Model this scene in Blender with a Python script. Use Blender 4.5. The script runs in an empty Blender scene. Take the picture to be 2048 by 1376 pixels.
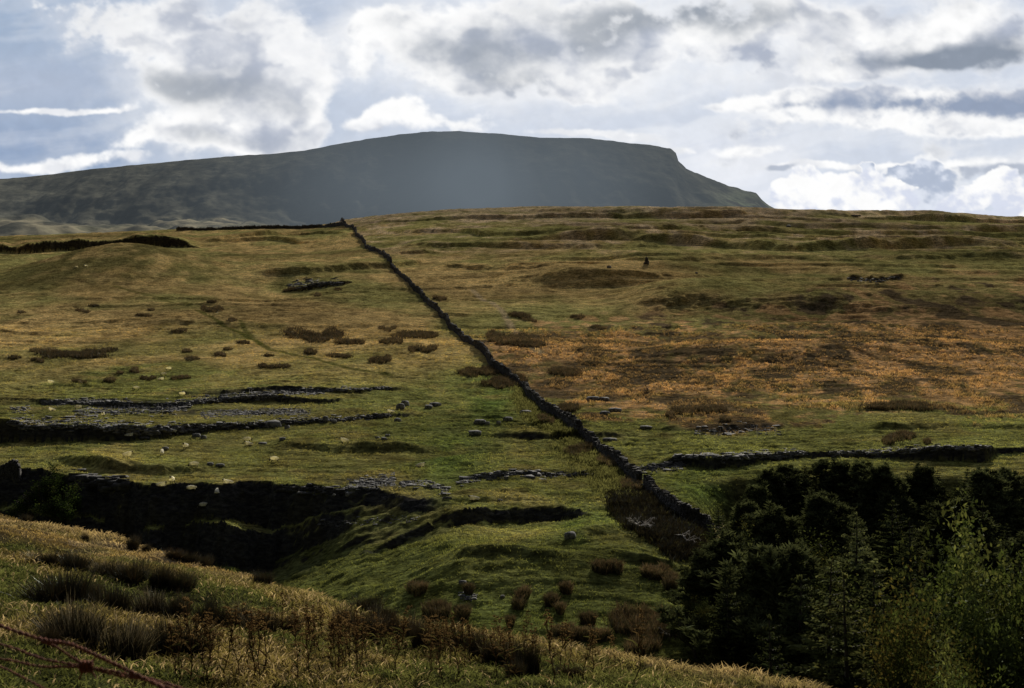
import bpy, math, random
import numpy as np
random.seed(7); rng = np.random.default_rng(11)
R = math.radians
F, CX, HY = 2813.0, 1024.0, 600.0          # focal length and principal point, in pixels of the photograph
SUN_EL, SUN_AZ = 27.0, 13.0                # sun ahead of the camera, a little to the right
scene = bpy.context.scene
col = scene.collection
def U(px): return (np.asarray(px, float) - CX) / F
def V(py): return (HY - np.asarray(py, float)) / F

# ------------------------------------------------------------------ noise
def _h(i, j, s):
    n = np.asarray(i).astype(np.int32).astype(np.uint32) * np.uint32(374761393) + np.asarray(j).astype(np.int32).astype(np.uint32) * np.uint32(668265263) + np.uint32((s * 1442695041) & 0xFFFFFFFF)
    n = (n ^ (n >> np.uint32(13))) * np.uint32(1274126177)
    n = (n ^ (n >> np.uint32(16))) * np.uint32(2246822519)
    return ((n ^ (n >> np.uint32(15))) & np.uint32(0xFFFF)).astype(np.float32) * np.float32(1/65535.0)
def vnoise(x, y, s=0):
    x = np.atleast_1d(x); y = np.atleast_1d(y)
    xi = np.floor(x); yi = np.floor(y); fx = x - xi; fy = y - yi
    fx = fx*fx*fx*(fx*(fx*6-15)+10); fy = fy*fy*fy*(fy*(fy*6-15)+10)
    a = _h(xi, yi, s); b = _h(xi+1, yi, s); c = _h(xi, yi+1, s); d = _h(xi+1, yi+1, s)
    return (a + (b-a)*fx) * (1-fy) + (c + (d-c)*fx) * fy - 0.5
def fbm(x, y, o=4, s=0):
    x = np.asarray(x, float); y = np.asarray(y, float); x, y = np.broadcast_arrays(x, y)
    r = 0; a = 1.0
    for k in range(o):
        r = r + a * vnoise(x * 0.8 + y * 0.6 + 17.3*k, y * 0.8 - x * 0.6 - 9.1*k, s + 31*k); x = x*2.03; y = y*2.03; a *= 0.5
    return r
def fbms(x, y, o=3, s=0):                  # unrotated, for stretched patterns
    r = 0; a = 1.0
    for k in range(o):
        r = r + a * vnoise(x + 5.7*k, y + 3.1*k, s + 31*k); x = x*2.0; y = y*2.0; a *= 0.5
    return r
def sstep(t): t = np.clip(t, 0, 1); return t*t*(3-2*t)

# ------------------------------------------------------------------ terrain
TD = np.array([20, 40, 60, 80, 92, 105, 112, 125, 135, 155, 168, 190, 208, 235, 260, 305, 350, 400, 450, 520, 590, 670, 750, 830, 920, 1000])
TZ = np.array([-31, -29.5, -28, -26.5, -25.4, -24.3, -23.1, -22.2, -21.6, -20.9, -20.3, -19.5, -18.5, -16.7, -14.8, -10.8, -6.2, 0, 6.4, 14.8, 23, 32, 41.3, 50.2, 59.5, 67])
_fd = np.linspace(20, 1000, 2000); _fz = np.interp(_fd, TD, TZ)
_k = np.hanning(61); _k /= _k.sum(); _fz = np.convolve(np.pad(_fz, 30, mode='edge'), _k, 'valid')
CR = np.array([(-900, 500), (-300, 478), (17, 472), (200, 466), (350, 459), (520, 456), (600, 455), (660, 448), (690, 441), (735, 434), (800, 428), (900, 420), (1050, 414.5), (1300, 414.5), (1550, 421), (1800, 432), (1900, 436), (2031, 439), (2300, 446), (3000, 460)], float)
DC = 900.0
def base(u, y, extras=True):
    u, y = np.broadcast_arrays(np.asarray(u, float), np.asarray(y, float))
    z = np.interp(y, _fd, _fz)
    pc = np.interp(u, U(CR[:, 0]), CR[:, 1])
    zc = (HY - pc) / F * DC
    t = sstep((y - 420) / (DC - 420))
    z = z + (zc - np.interp(DC, _fd, _fz)) * t
    b = np.maximum(0, y - DC)
    z = z - np.where(b > 0, (np.interp(np.minimum(y, 1000), _fd, _fz) - np.interp(DC, _fd, _fz)) + 0.0009*b*b*0.6 + 0.02*b, 0)
    # gully with the plantation, on the right
    z = z - 12.0 * sstep((u - 0.125) / 0.06) * sstep((163 - y) / 11) * sstep((y - 45) / 30)
    # long gentle undulation, grows with distance
    x = u * y
    z = z + fbms(x/90.0, y/60.0, 3, 5) * 2.2 * sstep((y-170)/150) * sstep((950-y)/200)
    if not extras: return z
    # grassy mound on the left
    cy = 484.0; cx = U(240)*cy
    z = z + 9.6 * np.exp(-(((x - cx)/31)**2) - ((y - cy)/np.where(y < cy, 46.0, 24.0))**2)
    # dip to the right of mound
    z = z - 2.5 * np.exp(-(((x - U(560)*430)/16)**2) - ((y - 430)/30.0)**2)
    # humps on the right slope and the hummock below the small crag
    for px, D, h, rx, ry in ((1180, 450, 2.6, 22, 14), (1400, 410, 3.0, 20, 16), (1760, 390, 3.0, 34, 14), (1330, 470, 2.0, 20, 8), (1080, 116, 1.3, 9, 5), (1200, 128, 1.2, 7, 6), (930, 118, .8, 6, 6), (1000, 300, 1.5, 16, 12), (1550, 290, 2.2, 22, 12), (1870, 300, 2.5, 20, 12)):
        z = z + h * np.exp(-(((x - U(px)*D)/rx)**2) - ((y - D)/ry)**2)
    return z
_iy = np.exp(np.linspace(math.log(70), math.log(900), 1500))
def inv_base(px, py):
    m = np.maximum.accumulate(base(float(U(px)), _iy, False) / _iy)
    return float(np.interp(V(py), m, _iy))
# (points px, py of top edge, visible face in px), width m, decay m, drop?, rock 0..1, edge noise m
SC = [
 # the great dark crag, left
 ([(-500, 925, 70), (17, 942, 80), (140, 958, 92), (180, 962, 80), (255, 966, 100), (300, 978, 84), (400, 974, 96), (480, 972, 92), (560, 976, 84), (640, 978, 52), (720, 984, 30), (800, 996, 20), (850, 1006, 10), (900, 1012, 0)], 3.0, 60, 1, 1.0, 1.7),
 ([(-500, 936, 60), (17, 954, 62), (140, 972, 74), (230, 972, 60), (300, 988, 90), (360, 984, 76), (440, 990, 94), (520, 988, 86), (600, 994, 46), (680, 996, 22), (730, 1002, 0)], 2.6, 60, 1, 1.0, 2.2),
 ([(480, 990, 0), (560, 990, 34), (640, 992, 70), (720, 1000, 72), (800, 1008, 44), (870, 1014, 22), (930, 1016, 0)], 15, 55, 1, .3, 2.6),
 ([(700, 1046, 0), (760, 1040, 10), (840, 1032, 12), (900, 1026, 10), (930, 1026, 0)], 1.2, 14, 1, .9, .8),
 # the small blue crag in the middle
 ([(880, 1030, 0), (915, 1026, 24), (980, 1022, 38), (1060, 1018, 40), (1120, 1016, 32), (1160, 1024, 12), (1185, 1030, 0)], 1.3, 12, 1, 1.0, .5),
 ([(905, 1140, 0), (930, 1132, 16), (990, 1132, 22), (1080, 1134, 22), (1180, 1138, 14), (1250, 1142, 8), (1300, 1145, 0)], 1.6, 5, 0, .2, .7),
 ([(1190, 1128, 0), (1230, 1124, 12), (1290, 1128, 16), (1340, 1138, 10), (1360, 1142, 0)], 1.2, 4, 0, .15, .5),
 ([(960, 1085, 0), (1050, 1088, 8), (1160, 1090, 10), (1260, 1092, 0)], 1.5, 5, 0, .1, .6),
 ([(860, 1000, 0), (930, 992, 10), (1000, 990, 12), (1070, 996, 8), (1100, 1000, 0)], 1.5, 6, 0, .1, .7),
 ([(600, 1112, 0), (700, 1092, 8), (800, 1082, 10), (900, 1075, 8), (960, 1070, 0)], 1.8, 6, 0, .0, .9),
 # left limestone scar and its upper steps
 ([(-500, 835, 34), (17, 842, 44), (100, 846, 42), (200, 852, 32), (300, 856, 24), (370, 852, 18), (460, 848, 14), (560, 842, 12), (700, 836, 8), (800, 828, 6), (840, 826, 0)], .9, 16, 0, 1.0, .8),
 ([(-300, 800, 6), (40, 800, 5), (150, 808, 6), (330, 812, 9), (470, 798, 10), (600, 796, 13), (660, 800, 8), (700, 802, 0)], .7, 12, 0, .9, .8),
 ([(300, 786, 0), (420, 790, 6), (540, 780, 7), (640, 778, 9), (700, 782, 5), (790, 776, 5), (830, 780, 0)], .7, 10, 0, .8, .8),
 # banks in the left pasture
 ([(60, 925, 0), (130, 916, 12), (220, 918, 22), (330, 928, 20), (400, 930, 10), (480, 928, 4), (520, 928, 0)], 2.6, 8, 0, .05, 1.6),
 ([(530, 898, 0), (580, 890, 10), (680, 892, 16), (800, 886, 18), (860, 896, 10), (900, 898, 4), (960, 898, 6), (1000, 896, 0)], 2.2, 9, 0, .1, 1.6),
 ([(500, 905, 0), (560, 904, 6), (620, 908, 5), (660, 908, 0)], 1.6, 6, 0, .05, 1.2),
 ([(980, 874, 0), (1010, 868, 10), (1080, 868, 13), (1150, 866, 12), (1240, 868, 8), (1280, 870, 0)], 1.0, 8, 0, .5, .7),
 ([(880, 962, 0), (950, 952, 6), (1010, 946, 12), (1050, 942, 13), (1120, 946, 6), (1200, 942, 5), (1240, 944, 0)], .8, 7, 0, .9, .7),
 # right limestone scar
 ([(1280, 938, 0), (1320, 930, 6), (1360, 916, 16), (1420, 914, 26), (1480, 912, 24), (1530, 909, 16), (1600, 909, 10), (1660, 908, 12), (1720, 906, 10), (1790, 904, 18), (1880, 896, 30), (1970, 896, 32), (1995, 902, 10), (2100, 894, 10), (2400, 890, 8)], .7, 12, 0, 1.0, .6),
 ([(1320, 860, 0), (1370, 852, 12), (1440, 854, 16), (1500, 852, 10), (1560, 850, 8), (1590, 852, 0)], 2.0, 8, 0, .3, 1.0),
 ([(1720, 860, 0), (1770, 850, 12), (1860, 852, 8), (1900, 850, 6), (1990, 852, 10), (2200, 850, 6)], 2.0, 8, 0, .1, 1.0),
 # upper slope, left
 ([(-400, 480, 18), (17, 494, 14), (60, 490, 19), (120, 484, 21), (220, 478, 23), (300, 474, 25), (340, 478, 19), (375, 488, 8), (402, 496, 0)], 4, 60, 0, .8, 2.5),
 ([(395, 490, 0), (440, 480, 7), (520, 471, 8), (600, 467, 8), (690, 468, 5), (705, 468, 0)], 5, 50, 0, .1, 3),
 ([(400, 490, 0), (470, 476, 12), (540, 478, 8), (640, 486, 3), (700, 484, 0)], 5, 40, 0, .1, 2.5),
 ([(500, 548, 0), (540, 542, 6), (600, 538, 9), (660, 536, 8), (720, 530, 10), (770, 528, 8), (830, 524, 6), (880, 522, 0)], 5, 35, 0, .15, 2.5),
 ([(560, 572, 0), (600, 562, 12), (640, 560, 12), (690, 562, 8), (710, 564, 0)], 2, 14, 0, .5, 2),
 # upper slope, right: long terraces
 ([(690, 448, 0), (760, 446, 3), (900, 438, 5), (1050, 434, 6), (1250, 434, 7), (1480, 434, 7), (1530, 436, 3), (1700, 440, 4), (1820, 436, 10), (1900, 438, 14), (2031, 440, 14), (2500, 440, 12)], 5, 60, 0, .2, 5),
 ([(720, 474, 0), (800, 464, 6), (900, 464, 4), (960, 470, 8), (1100, 468, 6), (1250, 468, 7), (1380, 468, 5), (1500, 466, 5), (1700, 464, 6), (1900, 466, 4), (2400, 466, 4)], 6, 50, 0, .0, 6),
 ([(1060, 486, 0), (1130, 480, 9), (1250, 478, 12), (1350, 478, 15), (1500, 480, 20), (1600, 482, 22), (1750, 482, 22), (1870, 486, 16), (2031, 490, 12), (2400, 490, 10)], 8, 55, 0, .05, 5),
 ([(800, 500, 0), (860, 492, 8), (950, 490, 7), (1050, 492, 9), (1200, 494, 6), (1300, 498, 4), (1350, 500, 0)], 6, 40, 0, .0, 5),
 ([(1200, 526, 0), (1270, 516, 10), (1370, 518, 8), (1450, 520, 3), (1700, 516, 4), (1760, 514, 8), (1850, 514, 9), (1920, 512, 5), (1990, 514, 7), (2400, 516, 5)], 6, 30, 0, .0, 4),
 ([(1060, 572, 0), (1110, 562, 9), (1180, 556, 13), (1240, 556, 14), (1320, 556, 9), (1400, 556, 6), (1430, 558, 0)], 6, 24, 0, .1, 3),
 ([(1670, 558, 0), (1700, 554, 8), (1750, 556, 10), (1810, 552, 6), (1840, 552, 0)], 3, 16, 0, .3, 2),
 ([(1230, 632, 0), (1290, 606, 12), (1360, 600, 17), (1440, 604, 14), (1540, 614, 11), (1660, 612, 13), (1780, 618, 13), (1900, 622, 11), (2031, 610, 9), (2400, 610, 9)], 15, 20, 0, .0, 3),
 ([(770, 520, 0), (800, 508, 6), (850, 506, 5), (880, 508, 0)], 3, 16, 0, .1, 2),
 ([(840, 545, 0), (900, 530, 8), (1000, 536, 6), (1100, 540, 8), (1180, 545, 0)], 6, 18, 0, .0, 3),
]
SCW = []
for pts, w, L, drop, rk, en in SC:
    us, ds, hs, ys = [], [], [], []
    for px, pt, hp in pts:
        D = inv_base(px, pt if drop else pt + hp)
        us.append(float(U(px))); ds.append(D); hs.append(hp * D / F)
    SCW.append((np.array(us), np.array(ds), np.array(hs), w, L, drop, rk, en))
_ut = np.linspace(-.75, .75, 9000)
SCT = []
for k, (us, ds, hs, w, L, drop, rk, en) in enumerate(SCW):
    h = np.interp(_ut, us, hs, left=0 if hs[0] == 0 else None, right=0 if hs[-1] == 0 else None) * (1.25 if w >= 5 and not drop else 1)
    De = np.interp(_ut, us, ds); xd = _ut * De
    soft = rk < .4 and w >= 4
    h = h * (1 + (1.0 if soft else .5) * fbm(xd * (.03 if soft else .12), k * 3.3 + 0*xd, 3, 60 + k))
    De = De + en * 1.6 * fbm(xd * ((.22 if soft else .9) / (w + 2.0)), 0*xd + k, 4, 40 + k)
    nzr = np.nonzero(h > 1e-4)[0]
    SCT.append((_ut[nzr[0]], _ut[nzr[-1]], De[nzr].min(), De[nzr].max(), h, De, w, L, drop, rk))
def zfar(u, y, fine=True):
    u, y = np.broadcast_arrays(np.asarray(u, float), np.asarray(y, float)); shp = u.shape
    u = u.ravel(); y = y.ravel()
    z = base(u, y); rock = np.zeros(z.shape); x = u * y
    for k, (u0, u1, d0, d1, ht, Dt, w, L, drop, rk) in enumerate(SCT):
        lo, hi = (d0 - 7*L - w, 1e9) if drop else (d0 - 2*w - 2, d1 + 7*L)
        if drop: hi = d1 + 2*w + 2
        m = np.nonzero((u > u0) & (u < u1) & (y > lo) & (y < hi))[0]
        if not len(m): continue
        uu = u[m]; yy = y[m]; xx = x[m]; zz = z[m]
        h = np.interp(uu, _ut, ht); d = yy - np.interp(uu, _ut, Dt)
        nr = np.nonzero(np.abs(d) < w*1.5 + 1)[0]
        if rk > .4:
            d[nr] += (.35 * w) * fbms(xx[nr] * .8 * np.minimum(1, 190/yy[nr]), zz[nr] * 1.1, 2, 90 + k)
            t = np.clip(d / w + .5, 0, 1)
            S = .45 * sstep((t - .0) / .3) + .3 * sstep((t - .36) / .26) + .25 * sstep((t - .72) / .28)
        else:
            d[nr] += .22 * w * fbms(xx[nr] * .35, yy[nr] * .6, 3, 90 + k)
            t = np.clip(d / w + .5, 0, 1); S = sstep(t)
        if drop: z[m] -= h * (1 - S) * np.exp(-np.maximum(0, -d) / L)
        else: z[m] += h * S * np.exp(-(np.maximum(0, d) / L))
        if rk > 0: rock[m] = np.maximum(rock[m], rk * ((t > .02) & (t < .995)) * sstep(h / .5))
    if fine:
        n = sstep((y - 60) / 20)
        a = np.clip(fbm(x / 37, y / 60, 3, 8) * 1.6 + .45, .12, 1)
        z = z + n * a * (.30 * fbms(x / 5.5 + .25*fbm(x/9, y/9, 2, 3), y / 1.9 + fbm(x/14, y/14, 2, 2), 3, 21))     # terracettes along the contour
        z = z + n * (.16 * fbm(x / 1.1, y / 1.4, 3, 33)) * (.5 + a)
        lam = 2.0 + .0050*y
        def saw(t, k_=.26): f = t - np.floor(t); return sstep(f / k_) - f
        t1 = y/lam*1.0 + 1.6*fbm(x/16, y/22, 3, 141) + .35*fbm(x/3.5, y/6, 2, 142)
        z = z + n * (.22 + .00045*y) * saw(t1) * np.clip(.62 + 1.3*fbm(x/26, y/34, 3, 143), 0.08, 1.2)
        t2 = -10500/y + 1.1*fbm(x/150, y/200, 2, 144) + .16*fbm(x/20, y/40, 2, 145)
        z = z + n * sstep((y - 380)/90) * sstep((900 - y)/60) * (.4 + .6*sstep((u + .02)/.08)) * 6.5e-6*y*y * saw(t2, .2) * np.clip(.72 + 1.2*fbm(x/170, t2*.9, 2, 146), 0.1, 1.2)
        far = sstep((y - 170) / 160); q = fbms(x / 75 + .3*fbm(x/30, y/30, 2, 13), y / (5 + 5*far) + .8*fbm(x/60, y/40, 2, 12), 3, 14)
        z = z + n * (.28 + .55*far) * sstep(.5 + 2.2*q) * np.clip(.35 + 1.4*fbm(x/110, y/70, 2, 15), 0.05, 1)
        z = z + rock * .5 * fbm(x * 1.3, y * 1.3, 2, 77)
    return z.reshape(shp), rock.reshape(shp)
# ---- near slope on which the camera stands
EDGE = np.array([(-900, 850), (-300, 965), (17, 1030), (167, 1059), (257, 1077), (333, 1096), (418, 1124), (484, 1141), (545, 1159), (600, 1173), (709, 1203), (854, 1237), (1009, 1260), (1093, 1277), (1220, 1302), (1325, 1319), (1500, 1345), (1560, 1357), (2031, 1424), (3000, 1560)], float)
PA, PB, PC = .157, .137, 2.19
def edge_y(u):
    py = np.interp(u, U(EDGE[:, 0]), EDGE[:, 1])
    return np.clip(PC / np.maximum(.02, (py - HY)/F - PA - PB*u), 15, 60)
def zfore(x, y):
    x = np.atleast_1d(np.asarray(x, float)); y = np.atleast_1d(np.asarray(y, float))
    u = x / np.maximum(y, 4.0); ye = edge_y(np.clip(u, -.7, .7))
    d = np.maximum(0, y - (ye - 2.5))
    z = -PC - PA*y - PB*x - .035*d*d/(1 + .035*d)
    z = z + .38 * fbm(x / 4.2, y / 4.8, 3, 51) * sstep((y-1)/8) * (1 - .75*sstep((y - ye + 6)/6)) + .10 * fbm(x / .7, y / .8, 3, 52)
    return z
def ground(x, y):
    x = np.atleast_1d(np.asarray(x, float)); y = np.atleast_1d(np.asarray(y, float))
    yy = np.maximum(y, 20.0)
    zf, _ = zfar(x / yy, yy)
    return np.where(y > 72, zf, np.maximum(zfore(x, y), zf))

def ground1(x, y): return ground(x, y)[0]
NC, NR = 1000, 1600
gu = np.concatenate([np.linspace(-.74, -.415, 60), np.linspace(-.413, .413, NC - 120), np.linspace(.415, .74, 60)])
gy = np.exp(np.linspace(math.log(56), math.log(1120), NR))
GU, GY = np.meshgrid(gu, gy, indexing='ij')
GZ, GROCK = zfar(GU, GY)
GX = GU * GY
FZ = zfore(GX[:, :420], GY[:, :420])
GZ[:, :420] = np.where(FZ > GZ[:, :420] - .3, np.minimum(GZ[:, :420], FZ - .5), GZ[:, :420])
RUN = np.maximum.accumulate(GZ / GY, axis=1)
def hit(px, py):                            # where a line of sight first meets the hillside -> (x, y, z)
    i = int(np.clip(round(float(np.interp(float(U(px)), gu, np.arange(NC)))), 0, NC - 1))
    y = float(np.interp(float(V(py)), RUN[i], gy)); x = float(U(px)) * y
    return x, y, float(np.interp(y, gy, GZ[i]))
fu = np.concatenate([np.linspace(-1.0, -.5, 50), np.linspace(-.498, .498, 420), np.linspace(.5, 1.0, 50)])
fy = np.concatenate([np.linspace(-4, 9, 60), np.exp(np.linspace(math.log(9.05), math.log(84), 520))])
FU, FY = np.meshgrid(fu, fy, indexing='ij')
FX = FU * np.maximum(FY, 0) + FU * 9
FZG = zfore(FX, FY)
def hit_near(px, py):
    yy = np.linspace(6, 70, 1800); zz = zfore(U(px) * yy, yy)
    y = float(np.interp(float(V(py)), np.maximum.accumulate(zz / yy), yy)); x = float(U(px)) * y
    return x, y, float(zfore(x, y)[0])

# ------------------------------------------------------------------ mesh helpers
def mesh_np(name, v, f, cols=None, smooth=False):
    me = bpy.data.meshes.new(name)
    v = np.asarray(v, np.float32); f = np.asarray(f, np.int32); k = f.shape[1]
    me.vertices.add(len(v)); me.vertices.foreach_set('co', v.ravel())
    me.loops.add(f.size); me.loops.foreach_set('vertex_index', f.ravel())
    me.polygons.add(len(f)); me.polygons.foreach_set('loop_start', np.arange(0, f.size, k, dtype=np.int32))
    if smooth: me.polygons.foreach_set('use_smooth', np.ones(len(f), bool))
    if cols is not None:
        a = me.color_attributes.new('Col', 'FLOAT_COLOR', 'POINT')
        c = np.ones((len(v), 4), np.float32); c[:, :cols.shape[1]] = cols
        a.data.foreach_set('color', c.ravel())
    me.update(calc_edges=True)
    return me
def obj(name, me, mat, parent=None, loc=(0, 0, 0)):
    o = bpy.data.objects.new(name, me); col.objects.link(o); o.location = loc
    if mat is not None and not me.materials: me.materials.append(mat)
    if parent is not None: o.parent = parent
    return o
def tag(o, label, cat, group=None, kind=None):
    o['label'] = label; o['category'] = cat
    if group: o['group'] = group
    if kind: o['kind'] = kind
    return o
def empty(name, loc, rz=0, s=1):
    o = bpy.data.objects.new(name, None); col.objects.link(o); o.location = loc; o.rotation_euler.z = rz; o.scale = (s, s, s); o.empty_display_size = .2
    return o
def grid_faces(n, m):
    i = np.arange((n-1)*(m-1)); a = (i // (m-1)) * m + i % (m-1)
    return np.stack([a, a + m, a + m + 1, a + 1], 1)
class Soup:                                 # collects pieces into ONE mesh
    def __init__(s): s.v = []; s.f = []; s.c = []; s.n = 0
    def add(s, v, f, c=None):
        v = np.asarray(v, float); f = np.asarray(f)
        if f.shape[1] == 3: f = np.concatenate([f, f[:, 2:3]], 1) if False else f
        s.v.append(v); s.f.append(f + s.n); s.n += len(v)
        s.c.append(np.broadcast_to(np.asarray((1, 1, 1) if c is None else c, float), (len(v), 3)))
    def mesh(s, name, smooth=False):
        return mesh_np(name, np.concatenate(s.v), np.concatenate(s.f), np.concatenate(s.c), smooth)
def tube(sp, pts, rad, n=6, c=None):        # quads
    pts = np.asarray(pts, float); m = len(pts); rad = np.broadcast_to(rad, (m,))
    t = np.gradient(pts, axis=0); t /= np.linalg.norm(t, axis=1)[:, None] + 1e-9
    ref = np.array([0, 0, 1.]) if abs(t[:, 2]).mean() < .8 else np.array([1., 0, 0])
    a = np.cross(t, ref); a /= np.linalg.norm(a, axis=1)[:, None] + 1e-9; b = np.cross(t, a)
    th = np.arange(n) * 2 * math.pi / n
    v = pts[:, None] + rad[:, None, None] * (np.cos(th)[None, :, None]*a[:, None] + np.sin(th)[None, :, None]*b[:, None])
    i = np.arange((m-1)*n); r = i // n; k = i % n
    f = np.stack([r*n + k, r*n + (k+1) % n, (r+1)*n + (k+1) % n, (r+1)*n + k], 1)
    sp.add(v.reshape(-1, 3), f, c)
def blades(root, dirv, length, width, c, bend=.25, lo=.55, hi=1.15):
    """flat tapering blades: arrays root(N,3) dirv(N,3) length(N) width(N) c(N,3) -> v, f(quads), cols"""
    N = len(root); d = dirv / (np.linalg.norm(dirv, axis=1)[:, None] + 1e-9)
    ang = rng.random(N) * math.pi
    s = np.cross(d, np.stack([np.cos(ang), np.sin(ang), .3*np.ones(N)], 1)); s /= np.linalg.norm(s, axis=1)[:, None] + 1e-9
    L = np.asarray(length)[:, None]; W = np.asarray(width)[:, None]
    hor = d.copy(); hor[:, 2] = 0
    mid = root + d*L*.55; tip = root + d*L + hor*L*bend - np.array([0, 0, 1.])*L*bend*.35
    v = np.stack([root - s*W*.5, root + s*W*.5, mid + s*W*.45, mid - s*W*.45, tip + s*W*.08, tip - s*W*.08], 1).reshape(-1, 3)
    b = np.arange(N)[:, None] * 6
    f = np.concatenate([b + [0, 1, 2, 3], b + [3, 2, 4, 5]], 0)
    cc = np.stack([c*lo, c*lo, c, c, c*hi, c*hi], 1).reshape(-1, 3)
    return v, f, cc

# ------------------------------------------------------------------ materials
def mat(name):
    m = bpy.data.materials.new(name); m.use_nodes = True; nt = m.node_tree; nt.nodes.clear()
    out = nt.nodes.new('ShaderNodeOutputMaterial'); return m, nt, out
class N:
    def __init__(s, nt): s.nt = nt
    def new(s, t, **k):
        n = s.nt.nodes.new('ShaderNode' + t)
        for a, b in k.items(): setattr(n, a, b)
        return n
    def put(s, sock, v):
        if isinstance(v, bpy.types.NodeSocket): s.nt.links.new(v, sock)
        elif v is not None:
            if hasattr(sock.default_value, '__len__') and not hasattr(v, '__len__'): v = (v,)*len(sock.default_value)
            if hasattr(v, '__len__') and len(v) == 3 and len(sock.default_value) == 4: v = (*v, 1)
            sock.default_value = v
    def math(s, op, a, b=None, c=None, clamp=False):
        n = s.new('Math', operation=op, use_clamp=clamp)
        for i, q in enumerate((a, b, c)): s.put(n.inputs[i], q)
        return n.outputs[0]
    def mix(s, f, a, b, mode='MIX'):
        n = s.new('Mix', data_type='RGBA', blend_type=mode); n.clamp_factor = True
        s.put(n.inputs[0], f); s.put(n.inputs[6], a); s.put(n.inputs[7], b); return n.outputs[2]
    def noise(s, vec, scale, detail=4, rough=.55, dist=0, dim='3D'):
        n = s.new('TexNoise', noise_dimensions=dim); s.put(n.inputs['Vector'], vec); n.inputs['Scale'].default_value = scale
        n.inputs['Detail'].default_value = detail; n.inputs['Roughness'].default_value = rough; n.inputs['Distortion'].default_value = dist
        return n.outputs['Fac']
    def ramp(s, f, a, b, lo=0, hi=1, smooth=True):
        n = s.new('MapRange', interpolation_type='SMOOTHSTEP' if smooth else 'LINEAR'); s.put(n.inputs[0], f)
        for i, q in enumerate((a, b, lo, hi)): s.put(n.inputs[i+1], q)
        return n.outputs[0]
    def mapping(s, vec, sc):
        n = s.new('Mapping'); s.put(n.inputs[0], vec); n.inputs['Scale'].default_value = sc; return n.outputs[0]
    def scale(s, c, f):
        n = s.new('VectorMath', operation='SCALE'); s.put(n.inputs[0], c); s.put(n.inputs[3], f); return n.outputs[0]
def attr(nd, name='Col'):
    a = nd.new('Attribute'); a.attribute_name = name; return a
def m_ground(name, bump=.5, gain=1.0):
    m, nt, out = mat(name); nd = N(nt)
    co = nd.new('TexCoord').outputs['Object']; a = attr(nd)
    n1 = nd.noise(co, 1.7, 5, .7); n2 = nd.noise(co, .16, 4, .6); n3 = nd.noise(nd.mapping(co, (.22, 1, 1)), 1.9, 5, .7)
    f = nd.math('MULTIPLY', nd.ramp(n1, .3, .72, .5, 1.45), nd.ramp(n3, .34, .66, .5, 1.4))  # colour noise whose dark flecks stand in for shadows between tussocks
    c = nd.scale(nd.scale(a.outputs['Color'], gain), f)
    c = nd.mix(nd.ramp(n2, .42, .68, 0, .35), c, nd.mix(1, c, (1.1, 1.0, .82), 'MULTIPLY'))
    rk = nd.noise(nd.mapping(co, (1, 1, 2.5)), 1.1, 6, .7)
    rc = nd.mix(nd.ramp(rk, .35, .75), (.02, .02, .022), (.085, .083, .08))
    c = nd.mix(a.outputs['Alpha'], c, rc)
    b = nd.new('Bump'); b.inputs['Strength'].default_value = bump; b.inputs['Distance'].default_value = .45
    nd.put(b.inputs['Height'], nd.math('ADD', nd.math('MULTIPLY', n1, .7), nd.math('MULTIPLY', n3, .8)))
    p = nd.new('BsdfDiffuse'); nd.put(p.inputs['Color'], c); nd.put(p.inputs['Normal'], b.outputs[0]); p.inputs['Roughness'].default_value = .6
    nt.links.new(p.outputs[0], out.inputs[0]); return m
def m_leaf(name, trans=.45, gloss=0.0, tint=(1, 1, 1), rough=.4):
    m, nt, out = mat(name); nd = N(nt); a = attr(nd)
    oi = nd.new('ObjectInfo'); co = nd.new('TexCoord').outputs['Object']
    k = nd.math('MULTIPLY', nd.ramp(oi.outputs['Random'], 0, 1, .75, 1.25, False), nd.ramp(nd.noise(co, 1.3, 3), .3, .7, .6, 1.35))
    c = nd.scale(nd.mix(1, a.outputs['Color'], tint, 'MULTIPLY'), k)
    d = nd.new('BsdfDiffuse'); t = nd.new('BsdfTranslucent'); nd.put(d.inputs[0], c); nd.put(t.inputs[0], nd.mix(1, c, (1.1, 1.05, .75), 'MULTIPLY'))
    mx = nd.new('MixShader'); mx.inputs[0].default_value = trans; nt.links.new(d.outputs[0], mx.inputs[1]); nt.links.new(t.outputs[0], mx.inputs[2])
    res = mx.outputs[0]
    if gloss > 0:
        g = nd.new('BsdfGlossy'); g.inputs['Roughness'].default_value = rough; nd.put(g.inputs[0], (.9, .95, .85))
        m2 = nd.new('MixShader'); m2.inputs[0].default_value = gloss; nt.links.new(res, m2.inputs[1]); nt.links.new(g.outputs[0], m2.inputs[2]); res = m2.outputs[0]
    nt.links.new(res, out.inputs[0]); return m
def m_plain(name, c1, c2, scale=3, rough=.9, bump=.3, spec=.2, metal=0):
    m, nt, out = mat(name); nd = N(nt); co = nd.new('TexCoord').outputs['Object']
    n = nd.noise(co, scale, 6, .65); n2 = nd.noise(co, scale*.22, 3)
    c = nd.mix(nd.ramp(n, .3, .7), c1, c2); c = nd.scale(c, nd.ramp(n2, .3, .7, .7, 1.25))
    p = nd.new('BsdfPrincipled'); nd.put(p.inputs['Base Color'], c); p.inputs['Roughness'].default_value = rough; p.inputs['Specular IOR Level'].default_value = spec; p.inputs['Metallic'].default_value = metal
    b = nd.new('Bump'); b.inputs['Strength'].default_value = bump; b.inputs['Distance'].default_value = .1; nd.put(b.inputs['Height'], n); nd.put(p.inputs['Normal'], b.outputs[0])
    nt.links.new(p.outputs[0], out.inputs[0]); return m
M_HILLSIDE = m_ground('hillside grass and limestone', 1.0, 1.95)
M_NEAR = m_ground('near pasture turf', .5)
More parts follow.
